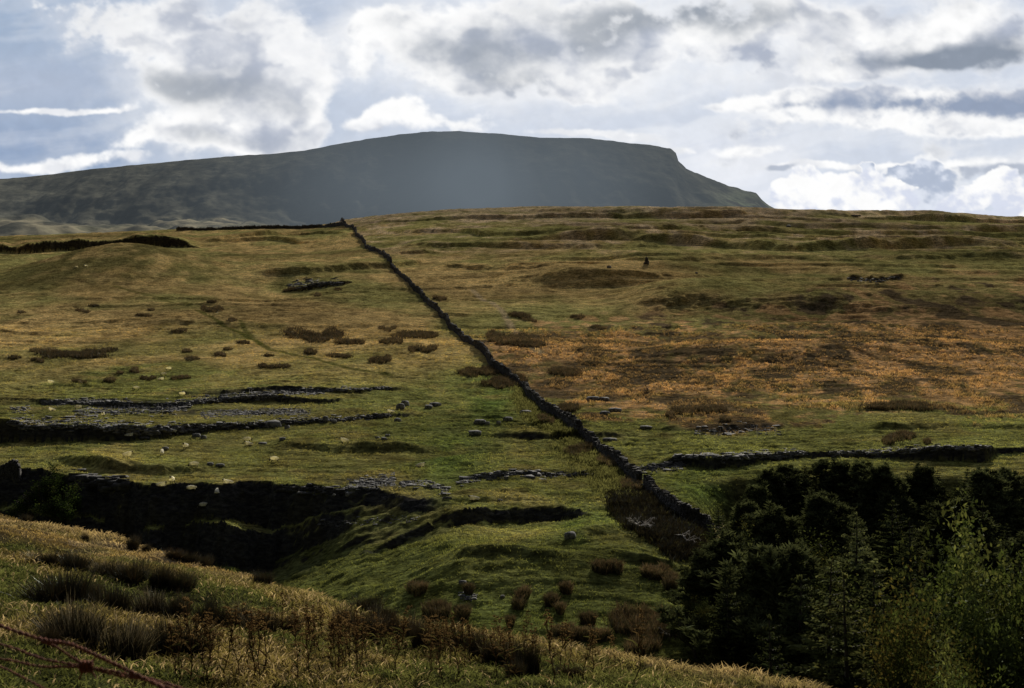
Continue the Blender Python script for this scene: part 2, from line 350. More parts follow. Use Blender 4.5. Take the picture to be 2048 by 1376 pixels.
M_GRASS = m_leaf('grass blades', .5)
M_RUSH = m_leaf('rush stems', .15, .05, rough=.4)
M_CONIFER = m_leaf('conifer needles', .25, tint=(.92, .84, .62))
M_BROAD = m_leaf('broad leaves', .4, tint=(.92, .92, .8))
M_GLOSSY = m_leaf('glossy leaves', .35, .006, rough=.5)
M_BARK = m_plain('bark', (.03, .024, .018), (.09, .075, .06), 8)
M_STONE = m_plain('dry stone', (.022, .02, .02), (.07, .066, .062), 2.5, bump=.6)
M_LIME = m_plain('weathered limestone', (.03, .03, .031), (.18, .174, .17), 2.2, bump=.9)
M_STALK = m_leaf('dead stalks', .3)
M_RUST = m_plain('rusty wire', (.10, .024, .009), (.24, .065, .024), 400, .8, .4, .15, .0)
M_WOOL = None

# ------------------------------------------------------------------ ground colours
PX = CX + F * GU; PY = HY - F * GZ / GY
TAN = np.array([.302, .214, .088]); OLIVE = np.array([.20, .180, .064]); GREEN = np.array([.142, .160, .048]); BRACK = np.array([.285, .172, .080])
STRAW = np.array([.42, .32, .20]); DARK = np.array([.052, .042, .026]); TURF = np.array([.10, .145, .038])
def lerp(a, b, t): return a + (b - a) * t[..., None]
def ell(px, py, cx, cy, rx, ry, rot=0):
    c, s = math.cos(rot), math.sin(rot); dx = px - cx; dy = py - cy
    return np.exp(-((dx*c + dy*s)/rx)**2 - ((-dx*s + dy*c)/ry)**2)
WALLPX = [(1405, 1064), (1380, 1044), (1345, 1018), (1312, 992), (1290, 976), (1280, 972), (1262, 950), (1235, 925), (1205, 905), (1175, 886), (1155, 862), (1120, 840), (1085, 822), (1065, 802), (1045, 774), (1010, 748), (985, 734), (970, 711), (940, 686), (905, 661), (885, 636), (860, 611), (845, 590), (820, 570), (790, 545), (780, 525), (768, 510), (745, 502), (728, 487), (714, 474), (710, 461), (690, 453), (671, 443)]
_w = np.array(WALLPX[::-1], float)
wall_x = np.interp(PY, _w[:, 1], _w[:, 0])
right = sstep((PX - wall_x + 6) / 12)
c1 = fbm(GX/28, GY/40, 4, 101); c2 = fbm(GX/7, GY/11, 4, 102); c3 = fbm(GX/2.2, GY/3.5, 3, 103)
C = np.broadcast_to(OLIVE, GX.shape + (3,)).copy()
C = lerp(C, TAN, sstep(.45 + c1*1.2 + c2*.4 + .42*ell(PX, PY, 300, 650, 480, 80) + .22*ell(PX, PY, 1400, 560, 500, 50)))
md = np.exp(-(((GX - U(245)*484)/34)**4) - ((GY - 462)/40)**4)
C = lerp(C, OLIVE*.52, .85*md)  # front of the mound coloured darker, in place of its shading
low = sstep((PY - 720 + 140*c1 + 40*c2) / 90)
C = lerp(C, GREEN, np.clip(low * .85 * sstep(.72 + c1 + .9*c2), 0, 1))
C = lerp(C, (TAN + OLIVE)*.45, .65*sstep(c2*2 - .1 + .4*ell(PX, PY, 250, 965, 400, 30) + .3*ell(PX, PY, 300, 830, 300, 12)) * low * (1-right))
C = lerp(C, TURF, .85 * np.clip(ell(PX, PY, 985, 790, 50, 60) + ell(PX, PY, 900, 880, 120, 60)*.6 + ell(PX, PY, 890, 930, 50, 50)*.6 + ell(PX, PY, 1420, 975, 90, 50) + ell(PX, PY, 1000, 1230, 350, 60) + ell(PX, PY, 1170, 1060, 90, 40), 0, 1) * sstep(.8 + 1.2*c2))
C = lerp(C, OLIVE*1.1, np.clip(ell(PX, PY, 1440, 960, 50, 12) + ell(PX, PY, 1040, 1065, 130, 10), 0, 1) * .6)
C = lerp(C, GREEN*.75, .8*sstep((PY - 1060)/40)*sstep(1.2 + c1 - ell(PX, PY, 1040, 1065, 130, 12)))
br = np.clip(1.2*ell(PX, PY, 1830, 715, 520, 110, -.06) + .8*ell(PX, PY, 1150, 690, 190, 40) + .6*ell(PX, PY, 1280, 770, 220, 50), 0, 1.2) * right * sstep((868 + 60*c1 + 26*c2 - PY)/70)
C = lerp(C, np.array([.15, .115, .05]), np.clip(sstep(br*1.3 + c1*.6 - .1) * sstep((br-.06)*7), 0, .8))
C = lerp(C, BRACK, np.clip(sstep(br*1.0 + c2*2.2 + c3*1.1 + c1*.9 - .46) * sstep((br-.06)*7), 0, .95))
C = lerp(C, TAN*1.05, .7*sstep(c2*2.0 + c1 - .15) * (1 - right) * sstep((760 - PY)/60))
C = lerp(C, DARK, np.clip(.9*sstep((br - .25)*.9 + c2*3.2 - .25 + 1.2*c3) * sstep((br-.1)*8), 0, 1))
C = lerp(C, BRACK*1.35, np.clip(.8*sstep(br*.9 - c2*2.6 - .45 + c3) * sstep((br-.1)*8), 0, 1))
C = lerp(C, STRAW, np.clip(sstep((462 - PY + 40*c1) / 40) * right * .8 * sstep(.8 + c2), 0, 1))
top = sstep((530 - PY) / 60) * right
C = lerp(C, STRAW*.8, top * .8 * sstep(c1*1.2 + c2*1.6 + .15))
c4 = fbm(GX/60, GY/55, 3, 104)
C = C * (np.clip(1 + .55*c3 + .35*c2, .45, 1.75) * np.clip(1 + .55*c4, .7, 1.25) * (1 - .04*sstep((PY - 740)/120)))[..., None]
# sheep tracks: thin lines on the turf
def track(pts, w, colr, k):
    global C
    p = np.array([hit(a, b)[:2] for a, b in pts]); best = np.full(GX.shape, 1e9)
    for (ax, ay), (bx, by) in zip(p[:-1], p[1:]):
        dx, dy = bx-ax, by-ay; t = np.clip(((GX-ax)*dx + (GY-ay)*dy) / (dx*dx + dy*dy), 0, 1)
        best = np.minimum(best, np.hypot(GX-ax-t*dx, GY-ay-t*dy))
    C = lerp(C, np.array(colr), k * sstep((w - best) / w * 1.5))
track([(395, 620), (440, 645), (480, 665), (540, 700), (620, 715), (690, 735), (780, 750)], 1.1, (.05, .06, .012), .7)
track([(480, 640), (490, 660), (520, 690)], .9, (.05, .06, .012), .6)
track([(230, 572), (290, 588), (380, 610)], 1.2, (.06, .06, .014), .6)
track([(945, 580), (985, 605), (1010, 630), (1025, 660), (1050, 685), (1080, 705)], 1.3, (.34, .26, .15), .8)
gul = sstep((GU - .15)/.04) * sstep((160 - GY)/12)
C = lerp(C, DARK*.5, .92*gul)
rk = GROCK * sstep(.9 + 1.5*c3 + c2)
pave = np.clip(ell(PX, PY, 220, 805, 160, 7) + ell(PX, PY, 430, 824, 220, 7) + ell(PX, PY, 520, 786, 150, 7) + ell(PX, PY, 730, 968, 90, 9), 0, 1)
rk = np.maximum(rk, np.clip(pave * sstep(.6 + 2*c3 + c2), 0, .8))
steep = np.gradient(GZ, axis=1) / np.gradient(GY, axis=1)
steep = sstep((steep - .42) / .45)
C = lerp(lerp(C, np.array([.03, .031, .016]), .5*steep), DARK*.5, .9*steep*(GROCK > .25)); rk = np.maximum(rk, .75*steep*(GROCK > .25)) * (1 - .85*sstep((GY - 330)/60)); C = lerp(C, DARK*.35, .95*sstep((GY - 330)/60)*(GROCK > .3))  # steep faces painted darker, standing in for their shade
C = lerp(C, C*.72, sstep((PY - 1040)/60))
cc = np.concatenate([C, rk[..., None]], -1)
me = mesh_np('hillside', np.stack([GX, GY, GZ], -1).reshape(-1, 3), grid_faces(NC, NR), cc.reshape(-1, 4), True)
o = obj('hillside', me, M_HILLSIDE); o['kind'] = 'structure'
# near slope
fpx = CX + F * FX / np.maximum(FY, 1); fpy = HY - F * FZG / np.maximum(FY, 1)
e = np.interp(fpx, EDGE[:, 0], EDGE[:, 1])
n1 = fbm(FX/3.1, FY/4, 4, 201); n2 = fbm(FX/.8, FY/1.1, 3, 202)
def near_col(px, py, n1, n2, e):
    g = sstep((py - e) / 70 + .1 + n1*1.5)
    c = lerp(lerp(np.broadcast_to(TAN*.95, g.shape + (3,)).copy(), STRAW*.72, sstep(.5 + 1.6*n2)), np.array([.09, .105, .034]), np.clip(g, 0, .95))
    c = lerp(c, TAN*.75, .65*sstep(n1*2.4 - .15 + n2))
    c = lerp(c, np.array([.46, .34, .19]), .75*sstep((26 - (py - e))/22)*sstep(.7 + n2*1.5))
    return c
CF = near_col(fpx, fpy, n1, n2, e) * .6
me = mesh_np('near_slope', np.stack([FX, FY, FZG], -1).reshape(-1, 3), grid_faces(*FX.shape), np.concatenate([CF, np.zeros(FX.shape + (1,))], -1).reshape(-1, 4), True)
o = obj('near_slope', me, M_NEAR); o['kind'] = 'structure'

# ------------------------------------------------------------------ the far fell
SK = np.array([(-2600, 430), (-900, 385), (-300, 366), (17, 357), (90, 350), (180, 338), (300, 327), (450, 313), (560, 306), (610, 301), (680, 287), (740, 277), (800, 268), (860, 263), (920, 262), (1000, 267), (1080, 275), (1180, 276), (1250, 285), (1300, 289), (1340, 297), (1352, 306), (1357, 322), (1372, 336), (1420, 357), (1460, 372), (1490, 381), (1512, 385), (1522, 397), (1535, 408), (1560, 424), (1620, 455), (1800, 500), (2400, 540), (4200, 560)], float)
hu = np.concatenate([np.linspace(-1.1, -.42, 60), np.linspace(-.418, .24, 720), np.linspace(.25, 1.1, 70)])
hy = np.concatenate([np.linspace(960, 1900, 150), np.linspace(1905, 3100, 330), np.linspace(3150, 6500, 20)])
HU, HYY = np.meshgrid(hu, hy, indexing='ij')
DR = 2800 + 60*fbm(HU*9, HU*0, 2, 301)
zr = np.interp(HU, U(SK[:, 0]), (HY - SK[:, 1]) / F) * DR + 1.6*fbm(HU*260, 0*HU, 3, 333) * sstep((HU - .09)/.03) + .8*fbm(HU*120, 0*HU + 5, 3, 334)
HX = HU * HYY
foot = 30 + 60 * sstep((HYY - 1000) / 1200) + 45 * fbm(HX/260, HYY/330, 4, 302) * sstep((HYY-1000)/300) + 8*fbm(HX/40, HYY/60, 3, 305)
foot = foot + 20 * sstep((-.12 - HU)/.1) * sstep((HYY - 1050)/400)
t = np.clip((HYY - (DR - 560)) / 560, 0, 1)
rise = .18*sstep(t/.7) + .82 * (t**1.25)
z = foot + np.maximum(0, zr - foot) * rise
z = np.where(zr < foot, np.minimum(z, foot), z)
bk = np.maximum(0, HYY - DR); z = z - .16*bk - .0001*bk*bk*.5
z = np.maximum(z, -160)
face = sstep(t*4) * sstep((1-t)*6)
z = z + face * (9 * fbm(HX/55, HYY/190, 4, 303)) + 1.2*fbm(HX/18, HYY/26, 3, 304) * (1 - sstep((t-.85)*8)*.6)
hpx = CX + F*HU; hpy = HY - F*z/HYY
h1 = fbm(HX/120, HYY/170, 4, 306); h2 = fbm(HX/30, HYY/55, 4, 307)
HC = np.broadcast_to(np.array([.085, .082, .062]), HX.shape + (3,)).copy()
HC = lerp(HC, np.array([.27, .235, .155]), sstep(.45 + 1.6*h1 + h2) * (1 - sstep((t - .05)/.25)))  # foot fields painted paler so they look sunlit
HC = lerp(HC, np.array([.04, .045, .03]), .8*sstep(h2*2.5 + h1 - .1) * (1 - sstep((t-.1)/.2)))
HC = lerp(HC, np.array([.15, .17, .10]), .8*ell(hpx, hpy, 1500, 415, 70, 35)*sstep(.6 + h2*2))
gul_ = sstep(fbms(HX/26 + .5*fbm(HX/60, HYY/200, 2, 308), HYY/420, 3, 309)*3 - .35)
HC = lerp(HC, HC*.5, .7*gul_*face)
HC = HC * np.clip(1 + .7*h2, .5, 1.6)[..., None]
shaft = .5 + .9*fbm((hpx - 900)/np.maximum(60, hpy + 420)*5, 0*hpx + 3, 3, 311); glow = (ell(hpx, hpy, 930, 370, 360, 150)) * (.82 + .36*shaft) ; base_hz = .46 + .3*sstep((hpx-200)/500)  # sun glow and light shafts, painted into the haze amount
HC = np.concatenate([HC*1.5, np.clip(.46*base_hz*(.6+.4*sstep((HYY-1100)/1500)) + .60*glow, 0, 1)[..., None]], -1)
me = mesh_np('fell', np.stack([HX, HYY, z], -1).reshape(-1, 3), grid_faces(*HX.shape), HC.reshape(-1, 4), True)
m, nt, out = mat('fell grass with painted haze'); nd = N(nt); a = attr(nd); co = nd.new('TexCoord').outputs['Object']
n1_ = nd.noise(co, .06, 6, .7)
d = nd.new('BsdfDiffuse'); nd.put(d.inputs[0], nd.scale(a.outputs['Color'], nd.ramp(n1_, .3, .7, .75, 1.25)))
bmp = nd.new('Bump'); bmp.inputs['Strength'].default_value = .35; bmp.inputs['Distance'].default_value = 6; nd.put(bmp.inputs['Height'], n1_); nd.put(d.inputs['Normal'], bmp.outputs[0])
em = nd.new('Emission'); nd.put(em.inputs[0], (.126, .152, .176)); em.inputs[1].default_value = 1.0   # haze painted as emission on the fell's own surface
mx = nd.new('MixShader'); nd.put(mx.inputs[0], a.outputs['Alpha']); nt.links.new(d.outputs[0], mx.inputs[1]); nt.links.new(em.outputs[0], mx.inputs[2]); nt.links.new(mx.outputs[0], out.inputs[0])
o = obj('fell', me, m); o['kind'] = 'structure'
# the land beyond, out to the horizon
pv = []
gx_ = np.linspace(-45000, 45000, 60); gyy = np.linspace(5200, 62000, 60)
XX, YY = np.meshgrid(gx_, gyy, indexing='ij')
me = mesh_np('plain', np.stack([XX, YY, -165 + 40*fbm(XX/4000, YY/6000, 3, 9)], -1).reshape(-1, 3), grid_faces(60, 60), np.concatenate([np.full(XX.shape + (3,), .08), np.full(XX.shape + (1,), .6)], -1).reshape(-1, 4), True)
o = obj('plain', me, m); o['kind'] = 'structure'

# ------------------------------------------------------------------ grass that nobody could count
def grass_near(n=150000):
    px = rng.uniform(-120, 2150, n*2); w = rng.random(n*2)
    yy = 9.5 + 48 * w**1.25
    u = U(px); ye = edge_y(u); k = (yy < ye + 3)
    u = u[k][:n]; yy = yy[k][:n]; x = u*yy; z = zfore(x, yy)
    n = len(x); ppx = CX + F*u; ppy = HY - F*z/yy; e = np.interp(ppx, EDGE[:, 0], EDGE[:, 1])
    a1 = fbm(x/3.1, yy/4, 4, 201); a2 = fbm(x/.8, yy/1.1, 3, 202)
    c = near_col(ppx, ppy, a1, a2, e) * rng.uniform(.7, 1.6, n)[:, None]
    pale = rng.random(n) < .06 + .25*sstep(a1*2 - .1); c[pale] = STRAW*1.1 * rng.uniform(.7, 1.2, pale.sum())[:, None]
    an = rng.random(n)*6.283; lean = rng.uniform(.15, .9, n)
    d = np.stack([np.cos(an)*lean, np.sin(an)*lean, np.ones(n)], 1)
    L = rng.uniform(.045, .12, n) * (1 + 1.3*np.clip(.3 + a1*2 + a2, 0, 1) * (1 - sstep((ppy-e)/110)*.6))
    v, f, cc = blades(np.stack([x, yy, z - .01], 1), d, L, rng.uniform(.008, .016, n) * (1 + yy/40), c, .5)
    o = obj('pasture_grass', mesh_np('pasture_grass', v, f, cc), M_GRASS)
    tag(o, 'short tawny and green grass covering the near slope', 'grass', kind='stuff')
def tufts(name, P, Cc, hgt, wid, nb, mat_, label, cat, lean=.6):
    n = len(P); P = np.repeat(P, nb, 0); c = np.repeat(Cc, nb, 0) * rng.uniform(.75, 1.25, n*nb)[:, None]; h = np.repeat(hgt, nb) * rng.uniform(.6, 1.1, n*nb)
    an = rng.random(n*nb)*6.283; le = rng.uniform(.1, lean, n*nb)
    P = P + np.stack([np.cos(an)*h*.3, np.sin(an)*h*.3, -.03*np.ones(n*nb)], 1)
    v, f, cc = blades(P, np.stack([np.cos(an)*le, np.sin(an)*le, np.ones(n*nb)], 1), h, np.repeat(wid, nb), c, .3)
    o = obj(name, mesh_np(name, v, f, cc), mat_); tag(o, label, cat, kind='stuff'); return o
def grass_far(n=110000):
    i = rng.integers(46, NC-46, n*3); r = rng.random(n*3)
    j = (150 + r * 820).astype(int)
    ok = (GROCK[i, j] < .3) & (rk[i, j] < .25)
    i = i[ok]; j = j[ok]
    vis = (GZ[i, j] / GY[i, j] >= RUN[i, j] - .003)
    i = i[vis][:n]; j = j[vis][:n]
    y = GY[i, j] * (1 + rng.uniform(-.001, .001, len(i))); u = gu[i] + rng.uniform(-.0005, .0005, len(i))
    P = np.stack([u*y, y, GZ[i, j]], 1); a = fbm(P[:, 0]/6, P[:, 1]/8, 3, 401)
    bb = br[i, j]
    isb = (bb > .12) & (bb + a*1.1 + .5*(rng.random(len(bb)) - .5) > .62)
    keep = ~isb
    c = C[i, j]
    tufts('moor_grass', P[keep], c[keep]*1.5, (.16 + .2*np.clip(a[keep]+.4, 0, 1)), .018 + .00012*y[keep], 5, M_GRASS, 'rough tussocky grass covering the whole hillside beyond the valley', 'grass')
    c2_ = c[isb]*1.0 + BRACK*.6
    dk = rng.random(isb.sum()) < .2; c2_[dk] = DARK*1.5
    tufts('bracken', P[isb], c2_, (.3 + .4*np.clip(a[isb]+.5, 0, 1)), .03 + .0002*y[isb], 6, M_GRASS, 'rusty orange bracken and dead grass on the slope right of the wall', 'bracken', .9)
grass_near(); grass_far()

# ------------------------------------------------------------------ rushes
def rush_mesh(seed, n=1900, rad=.46, h=.85, pale=.012, base_c=(.020, .018, .010), brown=.3):
    r = np.random.default_rng(seed)
    a = r.random(n)*6.283; q = np.sqrt(r.random(n))*rad
    root = np.stack([np.cos(a)*q*.8, np.sin(a)*q*.8, -.05*np.ones(n)], 1)
    lean = q/rad*r.uniform(.05, .62, n); a2 = a + r.normal(0, .6, n)
    d = np.stack([np.cos(a2)*lean, np.sin(a2)*lean, np.ones(n)], 1)
    ph = r.random(4)*6.283; lobe = 1 + .28*np.sin(2*a + ph[0]) + .22*np.sin(3*a + ph[1]) + .15*np.sin(7*a + ph[2])
    root[:, :2] *= lobe[:, None]
    L = h * lobe**.6 * r.uniform(.3, 1.15, n) * (1 - .15*q/rad)
    c = np.array(base_c) * r.uniform(.6, 1.5, n)[:, None]
    b = r.random(n) < brown; c[b] = np.array((.05, .032, .017)) * r.uniform(.6, 1.3, b.sum())[:, None]
    p = r.random(n) < pale; c[p] = np.array((.34, .28, .19)) * r.uniform(.6, 1.2, p.sum())[:, None]
    v, f, cc = blades(root, d, L, r.uniform(.007, .012, n), c, r.uniform(.02, .45, n)[:, None], .3, 1.35)  # stem colour dark at the base, bright at the tip: painted shade and sunlight
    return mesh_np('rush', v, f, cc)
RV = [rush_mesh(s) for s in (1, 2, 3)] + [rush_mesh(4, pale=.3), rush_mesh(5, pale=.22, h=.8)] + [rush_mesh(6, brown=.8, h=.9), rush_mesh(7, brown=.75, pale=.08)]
NEAR_RUSH = [
 (53, 1046, 17, 18, 0, 'small dark rush tuft near the left end of the near slope edge'),
 (171, 1082, 13, 14, 5, 'tiny brown rush tuft just below the edge of the near slope, far left'),
 (266, 1098, 26, 24, 0, 'upright dark rush tuft on the brow, taller one of a close pair'),
 (294, 1103, 16, 14, 1, 'upright dark rush tuft standing on the brow, smaller right one of a close pair'),
 (350, 1117, 18, 28, 5, 'brown rush tuft on the brow, left one of three in a row'),
 (378, 1125, 20, 26, 2, 'dark rush tuft on the brow, middle one of three in a row'),
 (411, 1134, 22, 24, 0, 'dark rush tuft on the brow, right one of three in a row'),
 (490, 1152, 15, 22, 5, 'low brown rush tuft on the brow between two dark tufts'),
 (527, 1170, 28, 34, 1, 'round dark rush tuft on the brow above the pale strip of dead grass'),
 (627, 1186, 20, 32, 0, 'dark rush tuft on the brow in front of the black gully'),
 (657, 1192, 12, 16, 6, 'tiny brown rush tuft on the brow right of a dark tuft'),
 (733, 1226, 34, 48, 0, 'wide dark rush tuft cresting the brow, upper left of a pair'),
 (768, 1246, 36, 44, 2, 'dark rush tuft cresting the brow, lower right of a pair'),
 (98, 1130, 28, 58, 0, 'dark rush clump at the left end of the upper row of clumps'),
 (150, 1140, 34, 56, 1, 'dark rush clump second from the left in the upper row of clumps'),
 (212, 1150, 32, 48, 4, 'pale bleached rush clump in the middle of the upper row'),
 (262, 1164, 40, 60, 0, 'dark rush clump right of the pale one in the upper row'),
 (322, 1172, 42, 48, 2, 'tall dark rush clump in the upper row, second from its right end'),
 (360, 1180, 38, 46, 1, 'dark rush clump at the right end of the upper row'),
 (112, 1205, 58, 100, 1, 'broad dark rush clump at the left end of the middle row'),
 (176, 1207, 44, 42, 5, 'narrow brown rush clump beside the broad one in the middle row'),
 (224, 1226, 54, 66, 0, 'black shaded rush clump in the middle row above the big pale clump'),
 (300, 1230, 54, 60, 4, 'silvery flecked rush clump in the centre of the middle row'),
 (356, 1236, 48, 54, 2, 'dark rush clump in the middle row above the large front clump'),
 (424, 1252, 52, 62, 1, 'dark rush clump in the middle row left of the white flecked one'),
 (474, 1254, 48, 46, 3, 'white flecked rush clump catching the sun in the middle row'),
 (521, 1264, 46, 50, 6, 'brown rush clump right of the white flecked one'),
 (575, 1268, 38, 48, 5, 'brown rush clump at the right end of the middle row'),
 (145, 1284, 76, 104, 3, 'big silvery rush clump on the left of the front row, behind the rusty wire'),
 (250, 1312, 78, 92, 4, 'leaning grey rush clump in the middle of the front row'),
 (348, 1314, 78, 100, 0, 'big dark round rush clump at the right of the front row'),
 (97, 1290, 34, 40, 5, 'low brown rush clump just above the knot in the rusty wire'),
 (703, 1262, 40, 60, 5, 'russet rush clump at the upper left of the thistle patch'),
 (735, 1276, 44, 54, 6, 'russet rush clump behind the tallest thistles'),
 (772, 1270, 40, 48, 5, 'russet rush clump below the pair on the brow'),
 (820, 1278, 42, 50, 6, 'reddish rush clump at the top of the thistle patch'),
 (850, 1297, 50, 52, 5, 'reddish rush clump with dark gaps in the middle of the thistle patch'),
 (888, 1297, 46, 50, 0, 'dark rush clump between reddish ones in the thistle patch'),
 (927, 1303, 46, 50, 5, 'reddish rush clump on the right side of the thistle patch'),
 (963, 1315, 46, 48, 1, 'dark rush clump on the right side of the thistle patch'),
 (996, 1328, 50, 48, 6, 'brown rush clump with pale stems near the right end of the patch'),
 (1024, 1332, 46, 42, 0, 'dark rush clump left of the tall rightmost one'),
 (1056, 1345, 62, 46, 2, 'tall dark rush clump at the right end of the patch'),
 (1034, 1358, 38, 38, 1, 'short black rush clump at the very front of the right end'),
 (1140, 1352, 20, 40, 5, 'small straw brown rush tuft on the bare slope right of the thistles'),
]
GRP = 'rush clumps on the near slope'
for px, py, hp, wp, k, lab in NEAR_RUSH:
    x, y, zz = hit_near(px, py); o = obj('rush_clump', RV[k], M_RUSH, None, (x, y, zz)); s = hp * 1.12 * y / F / .82; sx = wp * 1.12 * y / F / .95
    o.scale = (sx, sx, s); o.rotation_euler = (random.uniform(-.16, .16), random.uniform(-.08, .24), random.uniform(0, 6.28)); tag(o, lab, 'rush clump', GRP)

# patches of rushes and heather out on the hillside (each one a thing)
def patch(px, py, wp, hp, label, stem=.5, n=None, c=(.085, .07, .038), brown=.45, name='rush_patch', group='dark rush patches dotted over the hillside', cat='rush patch'):
    x0, y0, z0 = hit(px, py)
    n = n or int(min(2200, 70 + wp*hp*1.05))
    a = rng.random(n)*6.283; q = np.sqrt(rng.random(n))
    ns = 1 if wp < 24 else int(rng.integers(2, 5)); k = rng.integers(0, ns, n)          # a few overlapping tufts make up one ragged patch
    ox = (np.arange(ns) - (ns-1)/2) * wp/(ns + .6) * (ns > 1); oy = rng.uniform(-.3, .3, ns)*hp*(ns > 1); sw = wp*.5*(1 if ns == 1 else 1.25/ns)*rng.uniform(.8, 1.3, ns); sh_ = hp*.5*rng.uniform(.55, .95, ns)
    ln = 1 + .7*fbm(np.cos(a)*1.6 + px, np.sin(a)*1.6, 3, 7) + .5*(rng.random(n) < .14)*rng.random(n)
    qx = px + ox[k] + np.cos(a)*q*sw[k]*ln; qy = py + oy[k] + np.sin(a)*q*sh_[k]*ln
    P = np.array([hit(A, B) for A, B in zip(qx, qy)])
    cut = 60*y0/200
    P = P[abs(P[:, 1] - y0) < cut]; n = len(P)
    P -= (x0, y0, z0)
    cl = np.array(c) * rng.uniform(.5, 1.5, n)[:, None]; b = rng.random(n) < brown; cl[b] = np.array((.15, .10, .06)) * rng.uniform(.6, 1.3, b.sum())[:, None]
    nb = 3; P = np.repeat(P, nb, 0); cl = np.repeat(cl, nb, 0); m_ = len(P)
    an = rng.random(m_)*6.283; le = rng.uniform(.05, .55, m_)
    d = np.stack([np.cos(an)*le, np.sin(an)*le, np.ones(m_)], 1)
    v, f, cc = blades(P - [0, 0, .06], d, stem*rng.uniform(.5, 1.7, m_), .03 + .00018*y0*np.ones(m_), cl, .2, .4, 1.6)
    sp = Soup(); sp.add(v, f); sp.c[-1] = cc
    Q = P[np.argsort(P[:, 0])[::6]] - [0, 0, .25]; q = len(Q)             # unseen strip under the turf, added to join the tufts
    rv = np.concatenate([Q - [0, .2, 0], Q + [0, .2, 0]]); ri = np.arange(q-1); sp.add(rv, np.stack([ri, ri+1, ri+1+q, ri+q], 1), (.03, .025, .02))
    v, f, cc = np.concatenate(sp.v), np.concatenate(sp.f), np.concatenate(sp.c)
    o = obj(name, mesh_np(name, v, f, cc), M_RUSH, None, (x0, y0, z0)); tag(o, label, cat, group); return o
